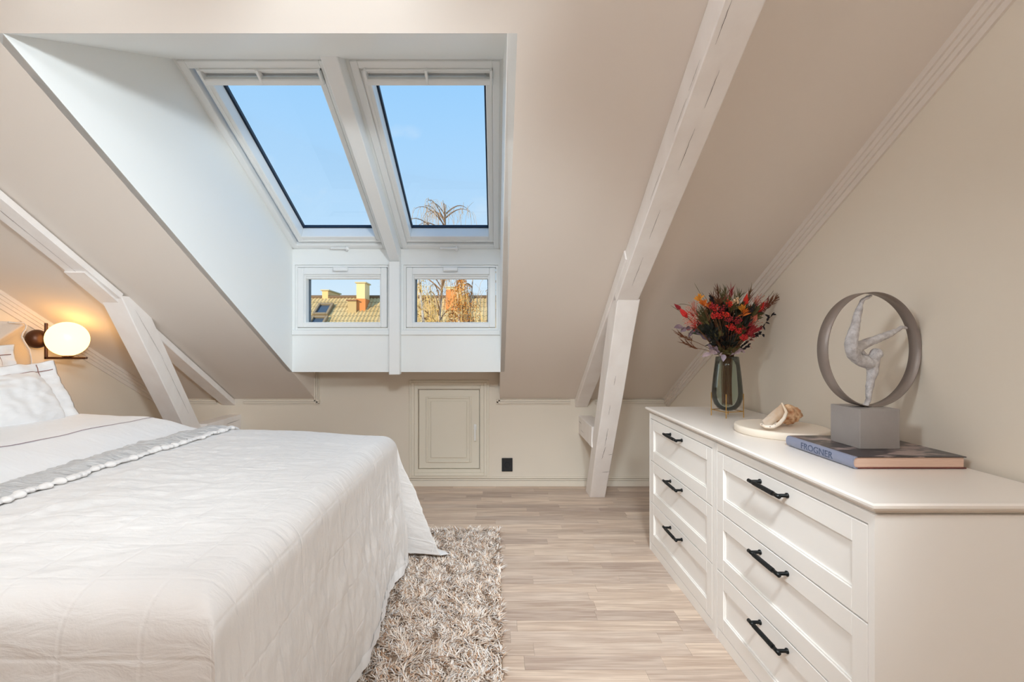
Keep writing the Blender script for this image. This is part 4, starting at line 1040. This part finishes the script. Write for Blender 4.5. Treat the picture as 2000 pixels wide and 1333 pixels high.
# ------------------------------------------------------------------ outdoors: neighbour's roof
GZ = -9.0
struct(bxo('ground', (-60, 40, 6, 80, GZ-.2, GZ), mat('grass_ground', (120, 112, 70), .9, var=(.4, (96, 92, 52)))), 'grassy yard far below the windows')
RY, RZ = 22.0, EYE+(VY-581)/F*22.0; RT_ = .72      # ridge
nb = thing('neighbour_house', (-6, 24, GZ), 'long neighbouring house with a tan tiled roof seen through the low windows', 'building')
bxo('facade', (-26, 14, RY-6.5, RY+6.5, GZ, RZ-6.5*RT_+.1), mat('render_ochre', (214, 186, 128), .8), nb)
TILE = mat('tan_roof_tiles', (216, 193, 142), .8, var=(1.2, (198, 170, 116)), bump=(20, .2))
bm = bmesh.new(); per = .17; nxx = int(40/per)*6
ys = [RY-7+i*.33 for i in range(22)]
def rowpts(y, lift): return [bm.verts.new((-26+40*i/nxx, y, RZ-RT_*(RY-y)+0.022*math.sin(2*PI*i/6)+lift)) for i in range(nxx+1)]
prev = None
for i in range(len(ys)-1):
    A = rowpts(ys[i], .012); B = rowpts(ys[i+1], 0)
    for a_, b_2, c_, d_ in zip(A, A[1:], B[1:], B): bm.faces.new((a_, b_2, c_, d_)).smooth = True
roof = obj('roof_tiles', bm, TILE, nb); roof['kind'] = 'stuff'
bm = bmesh.new(); prism(bm, [(-26, RY, RZ-.02), (14, RY, RZ-.02), (14, RY+7, RZ-7*RT_), (-26, RY+7, RZ-7*RT_)], (0, 0, -.1)); obj('far_slope', bm, TILE, nb)
obj('ridge_cap', tube(bmesh.new(), [(-26, RY, RZ), (14, RY, RZ)], .10, 10), mat('ridge_brown', (122, 98, 72), .8), nb, True)
BRK = mat('orange_brick', (214, 138, 78), .85, bump=(30, .3)); CRM = mat('cream_render', (232, 212, 160), .85, bump=(20, .1))
def chimney(xa, xb, ytop, ybot, Y, dep, lower, capc, msplit=None, name='chimney'):
    A, B = px(xa, ytop, Y), px(xb, ybot, Y); z0 = min(B.z, RZ-RT_*(RY-Y))-.9
    if msplit is not None:
        zs = px(0, msplit, Y).z
        c = bxo(name, (A.x-.03, B.x+.03, Y-.02, Y+dep+.02, z0, zs), lower, nb, .01); bxo('upper_shaft', (A.x, B.x, Y, Y+dep, zs, A.z-.06), CRM, c, .01)
    else: c = bxo(name, (A.x, B.x, Y, Y+dep, z0, A.z-.06), lower, nb, .01)
    bxo('cap', (A.x-.06, B.x+.06, Y-.06, Y+dep+.06, A.z-.06, A.z), capc, c, .01)
CAP = mat('chimney_cap', (210, 196, 156), .8)
chimney(696, 713, 551, 612, 21.0, .75, BRK, CAP, 584)
chimney(629, 641, 566, 590, 21.9, 1.7, mat('cream_chimney', (236, 200, 140), .85), CAP)
chimney(872, 892, 560, 612, 21.0, .7, BRK, CAP, 566)
bm = bmesh.new(); A, B = px(684, 588, 21.2), px(695, 612, 20.8); box(bm, A.x, B.x, 20.85, 21.25, B.z-.2, A.z-.03); ht = obj('roof_hatch', bm, mat('hatch_tan', (196, 170, 120), .8), nb)
obj('hatch_lid', box(bmesh.new(), A.x-.06, B.x+.04, 20.78, 21.3, A.z-.03, A.z+.02), mat('hatch_lid_brown', (140, 96, 66), .7), ht)
nr = Vector((0, -RT_, 1)).normalized()
def roof_light(xc, yc_px):
    # on the slope: intersect the pixel ray with the roof plane
    k = (VY-yc_px)/F; Y = (RT_*RY-RZ+EYE)/(RT_-k); c = Vector(((xc-VX)/F*Y, Y, RZ-RT_*(RY-Y)))
    vv = Vector((0, 1, RT_)).normalized(); Mx = Matrix(((1, vv.x, nr.x, c.x), (0, vv.y, nr.y, c.y), (0, vv.z, nr.z, c.z), (0, 0, 0, 1)))
    f = obj('roof_light', frame_ring(bmesh.new(), -.36, .36, -.48, .48, -.05, .14, .11, .01, Mx), mat('grey_brown_frame', (150, 132, 104), .6), nb)
    obj('pane', box(bmesh.new(), -.26, .26, -.38, .38, .03, .06, 0, Mx), mat('dark_roof_glass', (70, 84, 100), .15), f)
roof_light(632, 607); roof_light(620, 633)
# ------------------------------------------------------------------ birches
BARK = mat('birch_bark', (226, 214, 196), .8, var=(3, (120, 104, 92), (1, 1, 3))); TWIG = mat('birch_twigs', (150, 116, 84), .8); TWG2 = mat('golden_twigs', (222, 186, 118), .8); BGREY = mat('grey_twigs', (176, 158, 138), .8); DARKB = mat('dark_bark', (86, 70, 56), .85)
LEAFS = [mat('gold_leaves', (224, 164, 62), .7), mat('pale_gold_leaves', (226, 190, 110), .7), mat('orange_leaves', (212, 138, 52), .7)]
def birch(Xp, Y, ytop, label, seed, leaves=0, lm_=0, spread_=1.2, bark=BARK, twig=TWIG, nb_=26, r0=.10, droop=1.0, crown=2.5):
    r = random.Random(seed); x = (Xp-VX)/F*Y; zt = EYE+(VY-ytop)/F*Y
    t = thing('birch_tree', (x, Y, GZ), label, 'tree', 'birches in the yard')
    def trunk_at(z):
        q = (z-GZ)/(zt-GZ); return Vector((x+.18*math.sin(q*7+seed), Y+.12*math.sin(q*5+2*seed), z))
    tp = [trunk_at(GZ+(zt-GZ)*i/16) for i in range(17)]
    bm = bmesh.new(); tube(bm, tp, [r0*(1-.88*i/16)+.006 for i in range(17)], 8); obj('trunk', bm, bark, t, True)
    bb, tw, lf = bmesh.new(), bmesh.new(), bmesh.new()
    for k in range(nb_):
        z = zt-.3-(k/nb_)**1.1*min(5.2, zt-GZ-2); p = trunk_at(z); a = r.random()*2*PI; L = spread_*r.uniform(.5, 1.1)*(.35+.65*min(1, (zt-z)/crown))
        o_ = Vector((math.cos(a), math.sin(a), 0)); top = p+o_*L*.62+Vector((0, 0, L*.62)); end = p+o_*L+Vector((0, 0, L*(.62-.5*droop)))
        bp = [p.lerp(top, q).lerp(top.lerp(end, q), q) for q in (i/7 for i in range(8))]
        tube(bb, bp, [.024*(1-.8*i/7) for i in range(8)], 4, False)
        for j in range(13):
            s = bp[r.randint(2, 7)]; d = Vector((r.gauss(0, .22), r.gauss(0, .22), -r.uniform(.35, 1.0)*droop+(.5 if r.random() < .25 else 0)))*r.uniform(.5, 1.2)
            m_ = s+Vector((d.x*.8, d.y*.8, .10)); e_ = s+d; w_ = .0048
            q_ = [s.lerp(m_, q).lerp(m_.lerp(e_, q), q) for q in (0, .33, .66, 1)]
            V_ = [(tw.verts.new(v+Vector((-w_, 0, 0))), tw.verts.new(v+Vector((w_, 0, 0)))) for v in q_]
            for A_, B_ in zip(V_, V_[1:]): tw.faces.new((A_[0], A_[1], B_[1], B_[0]))
            for l_ in range(leaves):
                c = q_[r.randint(0, 3)]+Vector((r.gauss(0, .05), r.gauss(0, .05), r.gauss(0, .07))); s_ = r.uniform(.018, .032)
                u_ = Vector((r.gauss(0, 1), r.gauss(0, 1), r.gauss(0, 1))).normalized(); w2 = u_.orthogonal().normalized()
                lf.faces.new([lf.verts.new(c+u_*s_), lf.verts.new(c+w2*s_*.7), lf.verts.new(c-u_*s_), lf.verts.new(c-w2*s_*.7)])
    obj('branches', bb, bark if bark is DARKB else TWIG, t)
    o2 = obj('twigs', tw, twig, t); o2['kind'] = 'stuff'
    if leaves: o3 = obj('leaves', lf, LEAFS[lm_], t); o3['kind'] = 'stuff'
    else: lf.free()
birch(858, 13.6, 398, 'tall bare birch whose top shows in the right roof window', 1, 0, 1, 1.35, twig=BGREY, nb_=64, r0=.10, droop=.62, crown=.5)
birch(884, 12.2, 532, 'birch with dense golden leaves in the middle of the right low window', 2, 11, 2, .55, twig=TWG2, nb_=34, crown=1.2)
birch(826, 11.6, 535, 'pale trunked birch with light gold twigs at the left of the right low window', 3, 4, 1, .6, twig=TWG2, nb_=20, r0=.13)
birch(852, 13.2, 560, 'slender birch between the golden and the pale trunked birch', 4, 4, 1, .6, twig=TWG2, nb_=20)
birch(930, 12.6, 540, 'nearly bare birch with hanging twigs at the right of the right low window', 5, 0, 1, .7, twig=BGREY, nb_=18, r0=.07)
birch(906, 13.0, 592, 'dark barked low tree beside the golden birch', 6, 5, 2, .6, bark=DARKB, nb_=22)
birch(745, 12.5, 545, 'thin bare birch at the right edge of the left low window', 7, 0, 0, .45, twig=BGREY, nb_=16, r0=.05)
birch(952, 13.8, 500, 'far bare birch showing grey twigs at the window edge', 8, 0, 0, .7, twig=BGREY, nb_=16, r0=.06)
